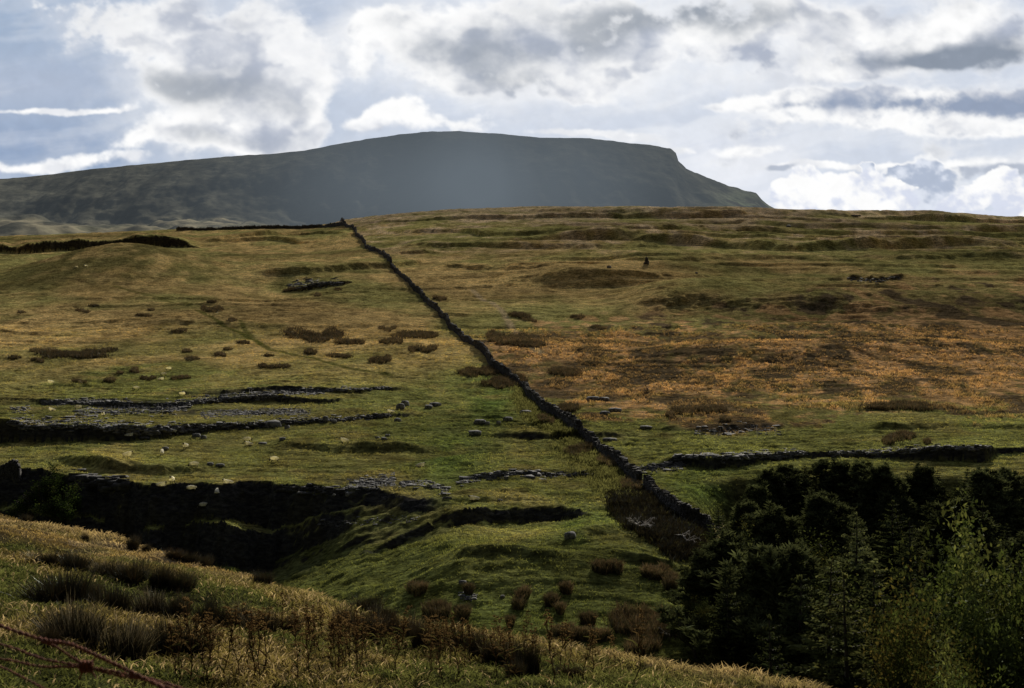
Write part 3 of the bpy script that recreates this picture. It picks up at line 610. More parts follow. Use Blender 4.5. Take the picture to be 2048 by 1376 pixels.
PATCHES = [
 (422, 618, 46, 13, 'solid oval dark patch below the grassy mound, largest by the track'),
 (463, 641, 20, 9, 'small dark oval patch beside the diagonal track'),
 (357, 662, 32, 9, 'dark flat oval patch alone on the tawny slope below the mound'),
 (424, 604, 22, 6, 'small faint patch just above the solid oval one'),
 (165, 622, 30, 7, 'faint dark patch low on the left shoulder of the mound'),
 (188, 612, 16, 5, 'tiny faint patch at the foot of the mound, left side'),
 (302, 620, 12, 6, 'tiny dark tuft midway under the mound'),
 (288, 632, 34, 6, 'faint streaky patch under the mound'),
 (43, 625, 14, 5, 'tiny dark tuft at the left edge below the mound'),
 (630, 671, 126, 22, 'long dark brown patch, longest on the slope left of the wall'),
 (700, 688, 60, 12, 'dark patch just below right of the longest one'),
 (775, 658, 38, 8, 'small dark patch nearest above the right end of the long one'),
 (835, 668, 88, 16, 'brown patch touching the wall on its left side'),
 (785, 682, 46, 12, 'dark patch between the long brown one and the wall'),
 (845, 700, 62, 12, 'brown patch left of the bend in the wall'),
 (760, 720, 44, 14, 'dark tufted patch with pale grass above the green strip'),
 (680, 712, 50, 9, 'faint brown patch crossing the track'),
 (620, 705, 22, 12, 'small dark tuft on the track'),
 (150, 712, 130, 16, 'broad reddish brown patch, largest at the far left'),
 (90, 702, 60, 8, 'thin reddish streak above left of the broad brown patch'),
 (200, 702, 70, 9, 'thin dark streak above right of the broad brown patch'),
 (75, 722, 26, 7, 'small dark patch left of the broad brown one'),
 (28, 716, 18, 8, 'small dark patch against the left edge of the slope'),
 (372, 703, 22, 8, 'dark oval patch, upper of a stacked pair'),
 (384, 718, 26, 9, 'dark oval patch, lower of a stacked pair'),
 (440, 710, 24, 8, 'dark patch right of the stacked pair'),
 (455, 699, 20, 6, 'little dark patch above right of the stacked pair'),
 (487, 686, 22, 7, 'little dark patch beside the foot of the track'),
 (537, 712, 14, 6, 'tiny dark tuft alone in the middle of the left slope'),
 (548, 734, 70, 8, 'long thin dark streak above the limestone terraces'),
 (297, 757, 34, 8, 'dark patch on green turf, left one of two among the sheep'),
 (362, 756, 42, 8, 'dark patch on green turf, right one of two among the sheep'),
 (220, 763, 20, 10, 'upright dark tuft on green turf left of the sheep'),
 (160, 765, 30, 7, 'flat dark patch on green turf at far left'),
 (270, 743, 18, 10, 'small tuft above the two dark patches on the turf'),
 (240, 747, 10, 5, 'tiny tuft left above the two dark patches on the turf'),
 (635, 590, 20, 8, 'small dark patch under the stony bank'),
 (579, 580, 26, 8, 'dark patch at the left foot of the stony bank'),
 (676, 579, 16, 6, 'tiny dark patch at the right foot of the stony bank'),
 (960, 748, 90, 20, 'black rush bed on the bright green strip, left part'),
 (1010, 768, 70, 26, 'olive black rush bed against the wall above the green strip'),
 (880, 596, 30, 10, 'small dark patch right of the wall, near the upper bend'),
 (1040, 632, 44, 12, 'dark patch beside the pale path on the right slope'),
 (1155, 634, 28, 9, 'dark patch alone on the brown slope right of the path'),
 (1015, 680, 90, 26, 'broad dim brown patch close to the right side of the wall'),
 (1060, 690, 60, 18, 'dim brown patch right of the broad one by the wall'),
 (1125, 746, 60, 14, 'dark patch among orange bracken near the wall'),
 (1185, 728, 36, 9, 'small dark patch among orange bracken, higher up'),
 (1195, 655, 30, 8, 'small dark streak in a hollow of the right slope'),
 (1135, 818, 46, 18, 'dark brown patch on the right flank of the wall'),
 (1060, 642, 30, 8, 'faint patch on the crest of the pale path'),
 (1365, 825, 52, 14, 'dark patch above the right limestone scar, left end of a row'),
 (1420, 822, 70, 12, 'dark brown patch in the middle of the row above the right scar'),
 (1450, 840, 24, 10, 'small dark tuft under the row above the right scar'),
 (1340, 833, 22, 10, 'little tuft at the left foot of the row above the right scar'),
 (1785, 880, 44, 18, 'dark green rush clump on green turf above the right scar'),
 (1812, 876, 30, 16, 'pale topped rush clump right of the green one above the right scar'),
 (1855, 887, 14, 10, 'tiny dark tuft above the right scar'),
 (1800, 815, 140, 16, 'long dark streak at the lower rim of the bracken'),
 (1095, 843, 28, 14, 'round bush of rushes against the wall on the pasture side, upper'),
 (1085, 838, 20, 12, 'small bush of rushes left of the round one by the wall'),
 (1160, 905, 46, 22, 'brown rush bed hugging the wall halfway down'),
 (1215, 928, 40, 18, 'grey green rush bed hugging the wall above the gap'),
 (1262, 970, 40, 24, 'grey green bush of rushes beside the gap in the wall'),
 (835, 1183, 36, 14, 'brown tussock on the dark valley floor, leftmost'),
 (870, 1226, 46, 22, 'black rush clump beyond the brow, left one of two'),
 (925, 1230, 26, 20, 'black rush clump beyond the brow, right one of two'),
 (938, 1187, 20, 9, 'rusty tussock behind the pile of stones in the valley'),
 (1045, 1197, 26, 18, 'dark rush clump on the valley floor beside the faint path'),
 (1036, 1217, 14, 12, 'little dark tuft below the clump beside the faint path'),
 (1101, 1208, 22, 14, 'black tuft with pale rim on the valley floor'),
 (1133, 1184, 16, 18, 'tall narrow dark tuft on the valley floor'),
 (1122, 1225, 10, 10, 'tiny dark tuft on the valley floor below the tall one'),
 (1176, 1248, 30, 14, 'round dark tussock alone on bright valley turf'),
 (1020, 1252, 12, 10, 'tiny tuft near the brow under the faint path'),
 (1290, 1245, 130, 60, 'large grey brown rush bed on the valley floor beside the spruces'),
 (1160, 1275, 120, 14, 'dark hedge like row of rushes just beyond the brow'),
 (1285, 1300, 60, 26, 'black rush bed beyond the brow at the foot of the spruces'),
 (1310, 1150, 50, 18, 'brown rush bed under the wooded bank'),
 (1342, 1165, 24, 26, 'upright dark bush of rushes under the wooded bank'),
 (1215, 1140, 60, 12, 'dark rush streak on the hummock in the valley'),
]
for a in PATCHES:
    big = a[1] > 1000
    patch(*a, stem=.62 if big else (.42 if a[3] < 10 else .55))
# rushes all over the steep bank between the wall's lower end and the stream
def bank():
    pol = np.array([(1212, 990), (1255, 972), (1300, 990), (1345, 1022), (1400, 1070), (1420, 1110), (1350, 1120), (1300, 1078), (1262, 1062), (1225, 1030)], float)
    pts = []
    while len(pts) < 5200:
        a, b = rng.uniform(1205, 1425), rng.uniform(970, 1125)
        ins = False; j = len(pol)-1
        for i in range(len(pol)):
            if (pol[i, 1] > b) != (pol[j, 1] > b) and a < (pol[j, 0]-pol[i, 0])*(b-pol[i, 1])/(pol[j, 1]-pol[i, 1]) + pol[i, 0]: ins = not ins
            j = i
        if ins and rng.random() < .35 + 1.2*float(fbm([a/22.], [b/16.], 3, 88)[0]) + .3: pts.append(hit(a + rng.normal(0, 5), b + rng.normal(0, 4)))
    P = np.array(pts); n = len(P)
    c = np.array((.036, .028, .016)) * rng.uniform(.4, 1.5, n)[:, None]
    edge = rng.random(n) < .05 + .3*sstep((P[:, 1] - 150)/14); c[edge] = np.array((.12, .11, .045))
    tufts('rush_bank', P, c, rng.uniform(.5, .95, n), .07*np.ones(n), 4, M_RUSH, 'dark brown rushes and heather thick on the bank below the wall gap', 'rush bank', .5)
bank()
def verge():                                # pale long grass along the foot of the wall
    pts = []; 
    for k in range(9000):
        i = rng.integers(4, 14); t = rng.random()
        a = np.array(WALLPX[i]) * (1-t) + np.array(WALLPX[i+1]) * t
        pts.append(hit(a[0] - abs(rng.normal(0, 1))*(34 if i < 9 else 12) - 6, a[1] + rng.uniform(-6, 26)))
    P = np.array(pts); n = len(P)
    c = np.array((.15, .15, .06)) * rng.uniform(.5, 1.3, n)[:, None]
    tufts('wall_verge', P, c, rng.uniform(.3, .75, n), .06*np.ones(n), 3, M_GRASS, 'pale long grass growing along the pasture side of the dry stone wall', 'grass', .4)
verge()

# ------------------------------------------------------------------ stones
def ico(sub):
    import bmesh
    bm = bmesh.new(); bmesh.ops.create_icosphere(bm, subdivisions=sub, radius=1); bm.verts.ensure_lookup_table()
    v = np.array([q.co[:] for q in bm.verts]); f = np.array([[a.index for a in q.verts] for q in bm.faces]); bm.free(); return v, f
ICO1, ICO2 = ico(1), ico(2)
BOXV = np.array([(x, y, z) for x in (-1, 1) for y in (-1, 1) for z in (-1, 1)], float)
BOXF = np.array([(0, 1, 3, 2), (4, 6, 7, 5), (0, 4, 5, 1), (2, 3, 7, 6), (0, 2, 6, 4), (1, 5, 7, 3)])
def rock_v(tpl, sx, sy, sz, boxy=.55, jit=.14):
    v = tpl[0].copy(); v = np.sign(v) * np.abs(v)**boxy
    v += rng.normal(0, jit, v.shape); v *= (sx, sy, sz)
    a = rng.uniform(-.4, .4); c, s = math.cos(a), math.sin(a); v[:, :2] = v[:, :2] @ np.array([[c, s], [-s, c]])
    return v
def wall_object(pxs, label, h=1.18, parts=True, seg=.36, stone=.2):
    P = np.array([hit(a, b) for a, b in pxs])
    d = np.r_[0, np.cumsum(np.hypot(*(np.diff(P[:, :2], axis=0).T)))]
    s = np.arange(0, d[-1], .5); X = np.interp(s, d, P[:, 0]); Y = np.interp(s, d, P[:, 1])
    k = np.hanning(13); k /= k.sum()
    X = X + .9*fbm(s/16, s*0 + 2, 3, 74)*np.minimum(1, s/6)*np.minimum(1, (s[-1] - s)/6)
    X = np.convolve(np.pad(X, 6, mode='edge'), k, 'valid'); Y = np.convolve(np.pad(Y, 6, mode='edge'), k, 'valid')
    Z = ground(X, Y); tx = np.gradient(X); ty = np.gradient(Y); l = np.hypot(tx, ty) + 1e-9; nx, ny = -ty/l, tx/l
    sp = Soup(); H = h * (1 + .3*fbm(s/9, s*0, 3, 71) + .35*fbm(s/2.2, s*0 + 4, 3, 72) - .4*sstep((fbm(s/14, s*0 + 9, 2, 73) - .25)*8)); W = .27
    sec = []
    for off, zz in ((-W, -.4), (-W*.7, None), (W*.7, None), (W, -.4)):
        top = (Z + H) if zz is None else (Z + zz)
        sec.append(np.stack([X + nx*off, Y + ny*off, top], 1))
    v = np.stack(sec, 1).reshape(-1, 3); i = np.arange(len(s)-1)
    f = np.concatenate([np.stack([i*4 + q, i*4 + q + 1, (i+1)*4 + q + 1, (i+1)*4 + q], 1) for q in range(3)] + [np.array([[0, 1, 2, 3]]), np.array([[0, 1, 2, 3]]) + (len(s)-1)*4])
    sp.add(v, f)
    root = empty('dry_stone_wall', (0, 0, 0)); tag(root, label, 'wall')
    total = s[-1]; yc = 0; cop = Soup(); i0 = 0; q = 0.0
    while q < total - .3:
        ii = min(int(q/.5), len(s)-1); y = Y[ii]; st = max(stone, y*.0006)
        bx = np.array([X[ii], Y[ii]]) + np.array([tx[ii], ty[ii]])/l[ii]*(q - s[ii])
        ang = math.atan2(ty[ii], tx[ii]); ca, sa = math.cos(ang), math.sin(ang); RM = np.array([[ca, sa], [-sa, ca]])
        zc = 0.0
        while zc < H[ii]:
            hh = st*rng.uniform(.4, .75)
            for side in (-1, 1):
                wd = W * (1 - .3*zc/h)
                vv = BOXV * (st*rng.uniform(.42, .62), .12, hh*.5) + rng.normal(0, .025, (8, 3))
                vv[:, :2] = vv[:, :2] @ RM
                o_ = np.array([nx[ii], ny[ii]])*side*(wd + rng.uniform(-.02, .05)) + np.array([tx[ii], ty[ii]])/l[ii]*rng.uniform(-.1, .1)
                sp.add(vv + np.array([bx[0]+o_[0], bx[1]+o_[1], Z[ii] + zc + hh*.5]), BOXF, np.full(3, rng.uniform(.6, 1.3)))
            zc += hh
        vv = BOXV * (st*.3*rng.uniform(.7, 1.3), .34*rng.uniform(.7, 1.1), st*.7*rng.uniform(.5, 2.0)) + rng.normal(0, .05, (8, 3)); vv[:, :2] = vv[:, :2] @ RM
        cop.add(vv + np.array([bx[0], bx[1], Z[ii] + H[ii] + st*.3]), BOXF)
        q += st*rng.uniform(.85, 1.1)
    obj('stonework', sp.mesh('stonework'), M_STONE, root); obj('coping', cop.mesh('coping'), M_STONE, root)
    return root
wall_object(WALLPX[5:], 'long dark dry stone wall climbing the hillside to the skyline, above the gap')
wall_object([(1462, 1116), (1434, 1090)] + WALLPX[:5], 'short lower length of dry stone wall between the gap and the spruces')
wall_object([(352, 461), (420, 460), (500, 458), (570, 457), (640, 455), (692, 452)], 'low dry stone wall along the left skyline meeting the climbing wall', h=1.4)
wall_object([(-120, 956), (-40, 950), (10, 952), (30, 958), (48, 964)], 'dark end of a stone wall at the left edge on top of the crag', h=1.5)

def outcrop(name, pts, label, n, sz, spread, flat=.34, group='limestone outcrops on the hillside', cat='rock outcrop', tpl=None, ymin=None):
    """one thing: bedrock blocks along a line of points"""
    sp = Soup(); pts = np.array(pts, float); d = np.r_[0, np.cumsum(np.hypot(*np.diff(pts, axis=0).T))]
    n = int(n*3.2); cen = []
    for k in range(n):
        t = (k + rng.random())/n*d[-1]; a = np.interp(t, d, pts[:, 0]); b = np.interp(t, d, pts[:, 1]) + rng.normal(0, 1)*spread
        x, y, zz = hit(a, b); s = sz * .38 * min(2.0, rng.lognormal(0, .45)) * y / F
        v = BOXV * (s*rng.uniform(.8, 2.6), s*rng.uniform(.7, 1.5), s*flat*rng.uniform(.6, 1.5)) ; v[BOXV[:, 2] > 0, :2] *= rng.uniform(.6, .95)
        v = v + rng.normal(0, .17*s, v.shape); an = rng.uniform(-.5, .5); ca, sa = math.cos(an), math.sin(an); v[:, :2] = v[:, :2] @ np.array([[ca, sa], [-sa, ca]])
        sp.add(v + (x, y, zz - s*flat*.15), BOXF); cen.append((x, y, zz - s*flat*.3))
    tt = np.linspace(0, d[-1], 90); Q = np.array([hit(np.interp(q, d, pts[:, 0]), np.interp(q, d, pts[:, 1]) + 2) for q in tt]) + [0, .5, -.35]   # unseen ribbon under the turf, added to join the blocks
    ri = np.arange(89); sp.add(np.concatenate([Q - [0, 0, .9], Q]), np.stack([ri, ri+1, ri+91, ri+90], 1)); tube(sp, cen, .012, 3)  # hidden thin tube added to link the block centres
    o = obj(name, sp.mesh(name), M_STONE if 'black' in label or 'jagged' in label else M_LIME); tag(o, label, cat, group); return o
OUT = [
 ([(85, 806), (160, 804), (260, 806)], 'pale limestone pavement at the left end of the terraces', 170, 5, 3),
 ([(150, 826), (260, 818), (330, 818), (380, 812)], 'broken grey limestone band in the middle of the left terraces', 190, 5, 5),
 ([(330, 812), (370, 806), (440, 796), (500, 792), (560, 786), (640, 782)], 'long rough limestone band along the top of the left terraces', 230, 5, 4),
 ([(400, 830), (470, 826), (560, 824), (620, 824)], 'pale rubble limestone strip right of the middle terraces', 240, 3.6, 4),
 ([(620, 786), (660, 780), (720, 778), (780, 774)], 'thin limestone ledge at the right end of the top terrace', 60, 4.5, 2),
 ([(20, 845), (90, 848), (170, 846), (240, 852), (300, 860), (370, 856)], 'dark scarp of limestone blocks at the lower left of the terraces', 170, 7, 6),
 ([(370, 856), (440, 850), (520, 846), (600, 840), (680, 838), (780, 830)], 'low line of limestone blocks running right from the dark scarp', 130, 5, 3),
 ([(20, 820), (60, 818)], 'small knot of boulders at the far left above the dark scarp', 14, 6, 4),
 ([(690, 975), (730, 966), (790, 958)], 'pale stony scree at the right end of the great dark crag', 150, 4.5, 6),
 ([(800, 968), (850, 966), (880, 974), (895, 985)], 'curved line of boulders right of the scree', 50, 6, 4),
 ([(920, 962), (960, 956), (1000, 948), (1060, 946), (1085, 950)], 'grey limestone step in the pasture left of the wall', 80, 7, 4),
 ([(1090, 950), (1150, 948), (1190, 944), (1215, 940)], 'line of half buried stones reaching the wall', 40, 5, 3),
 ([(1265, 945), (1300, 936), (1330, 934), (1365, 930)], 'tilted limestone slabs right of the wall, above the gap', 50, 8, 4),
 ([(1350, 914), (1400, 912), (1440, 912)], 'white topped limestone slab at the left end of the right scar', 50, 8, 2),
 ([(1440, 914), (1500, 912), (1550, 909), (1610, 908)], 'grey limestone face in the middle of the right scar', 70, 7, 4),
 ([(1650, 908), (1720, 904), (1800, 902), (1880, 895), (1980, 895)], 'dark limestone edge at the far end of the right scar', 80, 7, 3),
 ([(575, 572), (620, 566), (680, 566)], 'stony bank of dark boulders high on the left slope', 60, 4, 4),
 ([(1700, 560), (1745, 560), (1800, 556)], 'small stony hollow high on the right slope', 30, 4, 2.5),
 ([(1390, 860), (1440, 862), (1500, 856), (1560, 864)], 'mossy broken rocks above the right scar', 40, 5, 6),
 ([(560, 975), (620, 978), (690, 982)], 'jagged rim of rock on the great dark crag', 36, 8, 4),
 ([(152, 962), (200, 962), (215, 966), (255, 970)], 'squared black blocks of rock on the crag beside the leafy bush', 30, 16, 7),
 ([(640, 1046), (740, 1044), (840, 1038)], 'white flecked ledge low on the dark crag', 26, 4, 4),
 ([(920, 1192), (945, 1196), (950, 1190)], 'pile of pale stones on the valley floor', 16, 5, 3),
]
for a in OUT: outcrop('limestone_outcrop', *a)
BOULD = [
 (393, 874, 15, 9, 'flat pale boulder in the left pasture above two sheep'), (407, 877, 11, 8, 'dark boulder touching the flat pale one'),
 (801, 818, 16, 14, 'rounded pale boulder of a pair above the low line of blocks'), (810, 812, 15, 13, 'dark backed boulder of a pair above the low line of blocks'),
 (651, 842, 11, 12, 'pale upright boulder at the line of limestone blocks'), (668, 845, 10, 7, 'grey boulder beside the pale upright one'),
 (545, 854, 30, 16, 'big dark mossy boulder below the line of blocks'), (574, 857, 10, 8, 'pointed boulder right of the big mossy one'),
 (795, 843, 13, 8, 'dark boulder alone below the rounded pair'), (871, 812, 22, 9, 'grey slab with grass, right of the rounded pair'), (857, 816, 14, 8, 'small slab left of the grassy grey slab'),
 (960, 846, 22, 9, 'table shaped pale slab below the green strip'), (975, 848, 9, 6, 'small stone at the end of the table shaped slab'), (997, 847, 8, 6, 'tiny stone right of the table shaped slab'),
 (1016, 840, 18, 8, 'low grey stone between the slab and the wall'), (1052, 827, 22, 8, 'low grey stone close under the wall'),
 (950, 868, 24, 9, 'mossy stone row left of the dark grassy step'), (755, 877, 9, 5, 'small stone in the pasture centre, left'), (775, 872, 9, 5, 'small stone in the pasture centre, upper'),
 (768, 879, 11, 6, 'dark stone in the pasture centre, lower'), (1210, 829, 20, 9, 'grey rock in tawny grass right of the wall'), (1230, 822, 24, 8, 'dark rock up slope of the grey one right of the wall'),
 (1185, 800, 24, 9, 'dark half buried rock among dead bracken near the wall'), (1208, 800, 20, 8, 'grey half buried rock right of the dark one among bracken'), (1292, 856, 22, 6, 'flat white stone on olive turf right of the wall'),
 (1220, 882, 26, 8, 'dark rock step right of the wall by the mossy bank'), (1005, 1195, 9, 6, 'pale stone by the foot of the faint path'), (925, 1167, 14, 8, 'dark stone on the valley hummock foot'),
 (420, 930, 12, 7, 'dark stone on the pasture right of the grazing bank'), (440, 932, 16, 6, 'flat dark stone above the rim of the crag'),
 (331, 899, 12, 7, 'grey stone between the sheep in the left pasture'), (695, 991, 8, 8, 'white stone on the dark crag'), (668, 991, 6, 4, 'tiny white stone on the dark crag'),
 (1218, 536, 9, 6, 'dark boulder standing alone high on the right slope'), (1577, 454, 8, 5, 'dark stone alone near the right skyline'), (1393, 547, 5, 4, 'tiny pale stone high on the right slope'),
 (1140, 1075, 22, 14, 'dark mossy boulder on the valley side below the blue crag'), (1000, 1003, 10, 6, 'stone on the hummock above the blue crag'),
 (565, 880, 12, 7, 'dark stone right of two sheep in the left pasture'), (525, 889, 16, 6, 'brown stone lying below two sheep'),
]
for px, py, wp, hp, lab in BOULD:
    x, y, zz = hit(px, py); s = y/F
    v = rock_v(ICO2, wp*.55*s, wp*.45*s, hp*.62*s, .62, .07); o = obj('boulder', mesh_np('boulder', v, ICO2[1], np.ones((len(v), 3))), M_LIME, None, (x, y, zz + hp*.2*s)); tag(o, lab, 'boulder', 'loose boulders on the hillside')
# standing stones and cairn
sp = Soup()
for k in range(26):
    q = k/26; sp.add(rock_v(ICO1, .9*(1-.5*q), .9*(1-.5*q), .3, .6, .1)*rng.uniform(.6, 1) + (rng.uniform(-.5, .5)*(1-q), rng.uniform(-.5, .5)*(1-q), q*2.3), ICO1[1])
x, y, zz = hit(1293, 528); tag(obj('cairn', sp.mesh('cairn'), M_STONE, None, (x, y, zz)), 'small dark stone cairn standing high on the right slope', 'cairn')
x, y, zz = hit(1712, 433.5); sp = Soup()
for k in range(18): sp.add(rock_v(ICO1, .8, .6, .35, .6, .1) + (rng.uniform(-2.4, 2.4), rng.uniform(-.5, .5), rng.uniform(.1, .6)), ICO1[1])
tag(obj('stone_heap', sp.mesh('stone_heap'), M_STONE, None, (x, y, zz + .2)), 'tiny low heap of stones on the right skyline', 'stone heap')

# ------------------------------------------------------------------ dead branches
def branchy(seed, n=7, L=1.2, up=.6):
    r = np.random.default_rng(seed); sp = Soup()
    def go(p, d, L_, rad, dep):
        pts = [p]; 
        for k in range(4):
            d = d + r.normal(0, .22, 3); d /= np.linalg.norm(d); pts.append(pts[-1] + d*L_/4)
        tube(sp, pts, np.linspace(rad, rad*.45, 5), 5)
        if dep:
            for k in range(3): 
                q = pts[r.integers(1, 5)]; go(q, d + r.normal(0, .7, 3), L_*.6, rad*.5, dep-1)
    for k in range(n):
        a = r.random()*6.283; go(np.array([0, 0, 0.]), np.array([math.cos(a), math.sin(a), up]), L*r.uniform(.6, 1.1), .07, 2)
    return sp
M_BLEACH = m_plain('bleached dead wood', (.3, .27, .24), (.62, .58, .53), 6)
x, y, zz = hit(1278, 1062); tag(obj('dead_branch', branchy(3, 6, 1.3).mesh('dead_branch'), M_BLEACH, None, (x, y - .3, zz + .5)), 'bleached white dead branches on the dark rush bank below the wall', 'dead branch')
x, y, zz = hit(1372, 1092); tag(obj('dead_branch', branchy(4, 3, .9).mesh('dead_branch'), M_BLEACH, None, (x, y - .3, zz + .5)), 'small pale dead branch at the edge of the spruces', 'dead branch')
x, y, zz = hit(1290, 791); tag(obj('dead_bush', branchy(5, 9, 1.5, .9).mesh('dead_bush'), M_BARK, None, (x, y, zz - .1)), 'small bare dark bush in the bracken right of the wall', 'bush')

# ------------------------------------------------------------------ sheep
def sheep_mesh(name, pose):
    # one skinned skeleton: x is forward
    zb = .55 if pose != 'lying' else .27
    V_ = {'hip': (-.38, 0, zb), 'mid': (-.05, 0, zb - .02), 'sh': (.28, 0, zb + .01)}
    hd = {'standing': ((.45, 0, zb + .16), (.56, 0, zb + .27), (.72, 0, zb + .2)), 'grazing': ((.45, 0, zb - .08), (.56, 0, zb - .28), (.66, 0, zb - .42)), 'lying': ((.42, 0, zb + .15), (.52, 0, zb + .27), (.68, 0, zb + .22))}[pose]
    vs = [V_['hip'], V_['mid'], V_['sh'], *hd]; rad = [.23, .27, .23, .13, .095, .05]
    ed = [(0, 1), (1, 2), (2, 3), (3, 4), (4, 5)]
    def add(p, par, r_): vs.append(p); rad.append(r_); ed.append((par, len(vs)-1)); return len(vs)-1
    for sy in (-1, 1):
        if pose == 'lying':
            k = add((.34, sy*.13, .12), 2, .07); add((.5, sy*.12, .05), k, .035)
            k = add((-.34, sy*.2, .14), 0, .09); add((-.12, sy*.26, .06), k, .04)
        else:
            k = add((.27, sy*.12, .34), 2, .065); k = add((.28, sy*.12, .18), k, .034); add((.27, sy*.12, .0), k, .035)
            k = add((-.4, sy*.12, .36), 0, .085); k = add((-.46, sy*.12, .2), k, .038); add((-.43, sy*.12, .0), k, .035)
        add((hd[1][0] - .02, sy*.15, hd[1][2] - .01), 4, .022)
    add((-.66, 0, zb - .08), 0, .045)
    me = bpy.data.meshes.new(name); me.from_pydata(vs, ed, [])
    o = bpy.data.objects.new(name, me); col.objects.link(o)
    sk = o.modifiers.new('skin', 'SKIN'); sk.use_smooth_shade = True
    for i, r_ in enumerate(rad): me.skin_vertices[0].data[i].radius = (r_, r_)
    me.skin_vertices[0].data[0].use_root = True
    o.modifiers.new('sub', 'SUBSURF').levels = 1; o.modifiers['sub'].render_levels = 1
    dg = bpy.context.evaluated_depsgraph_get(); res = bpy.data.meshes.new_from_object(o.evaluated_get(dg)); res.name = name
    bpy.data.objects.remove(o)
    v = np.zeros(len(res.vertices)*3); res.vertices.foreach_get('co', v); v = v.reshape(-1, 3)
    wool = (v[:, 0] < .5) & (v[:, 2] > (.27 if pose != 'lying' else .1)); cl = np.where(wool[:, None], (.93, .9, .82), (.05, .045, .04))
    muzzle = v[:, 0] > .66; cl[muzzle] = (.5, .47, .42)
    n = rng.normal(0, .012, v.shape) * wool[:, None]; v = v + n; res.vertices.foreach_set('co', v.ravel())
    a = res.color_attributes.new('Col', 'FLOAT_COLOR', 'POINT'); a.data.foreach_set('color', np.concatenate([cl, np.ones((len(v), 1))], 1).astype(np.float32).ravel())
    res.materials.clear(); return res
M_WOOL = m_leaf('sheep wool', .5)
SM = {p: sheep_mesh('sheep', p) for p in ('standing', 'grazing', 'lying')}
SHEEP = [
 (259, 873, 'lying', 20, 'white sheep lying below the dark scarp on the left'), (345, 868, 'grazing', 170, 'white sheep at the right foot of the dark scarp'),
 (371, 898, 'standing', 250, 'sheep facing the camera near a grey stone in the left pasture'), (255, 916, 'standing', 10, 'sheep above the grassy bank at far left'),
 (324, 912, 'standing', 100, 'sheep below a grey stone, between two others in the left pasture'), (387, 935, 'grazing', 190, 'sheep with a long shadow on the grassy bank'),
 (344, 966, 'standing', 265, 'bright sheep standing just above the rim of the great crag'), (322, 973, 'lying', 0, 'sheep lying on the rim of the great crag left of the bright one'),
 (382, 983, 'grazing', 200, 'sheep on a grass ledge just under the rim of the crag'), (456, 968, 'lying', 180, 'sheep lying on the rim of the great crag, right of the others'),
 (548, 924, 'grazing', 170, 'lone white sheep in the middle of the pasture above the crag'), (495, 884, 'grazing', 20, 'upper of two sheep beside a dark stone'),
 (498, 891, 'lying', 160, 'lower of two sheep beside a dark stone'), (365, 792, 'grazing', 0, 'white sheep at the upper edge of the limestone terraces'),
 (272, 780, 'grazing', 180, 'white sheep on green turf above the limestone pavement'), (322, 760, 'lying', 15, 'lowest of three white sheep between the two dark patches'),
 (327, 752, 'grazing', 170, 'middle one of three white sheep between the two dark patches'), (338, 741, 'grazing', 10, 'highest of three white sheep above the dark patches'),
 (101, 769, 'standing', 200, 'white sheep alone on the turf at far left'), (206, 834, 'standing', 280, 'sheep standing at the end of the grey limestone band'),
 (157, 819, 'grazing', 30, 'sheep among the stones of the pale pavement'), (104, 822, 'lying', 170, 'sheep lying left of the pale pavement'),
 (407, 1017, 'grazing', 200, 'sheep low in the shadow of the great crag'), (781, 826, 'lying', 190, 'white sheep at the right end of the line of blocks'),
 (689, 888, 'standing', 175, 'white sheep on the dark bank in the middle of the pasture'), (948, 1001, 'lying', 200, 'white sheep lying on the hummock above the blue crag'),
 (841, 934, 'lying', 20, 'brownish sheep lying in the pasture left of the wall'), (172, 533, 'lying', 180, 'right one of two sheep high on the grassy mound'),
 (153, 535, 'lying', 0, 'left one of two sheep high on the grassy mound'), (434, 987, 'lying', 100, 'pale sheep on the black face near the top of the crag'),
]
for px, py, pose, rz, lab in SHEEP:
    x, y, zz = hit(px, py); o = obj('sheep', SM[pose], M_WOOL, None, (x, y, zz)); o.rotation_euler.z = R(rz); tag(o, lab, 'sheep', 'sheep grazing on the left hillside')

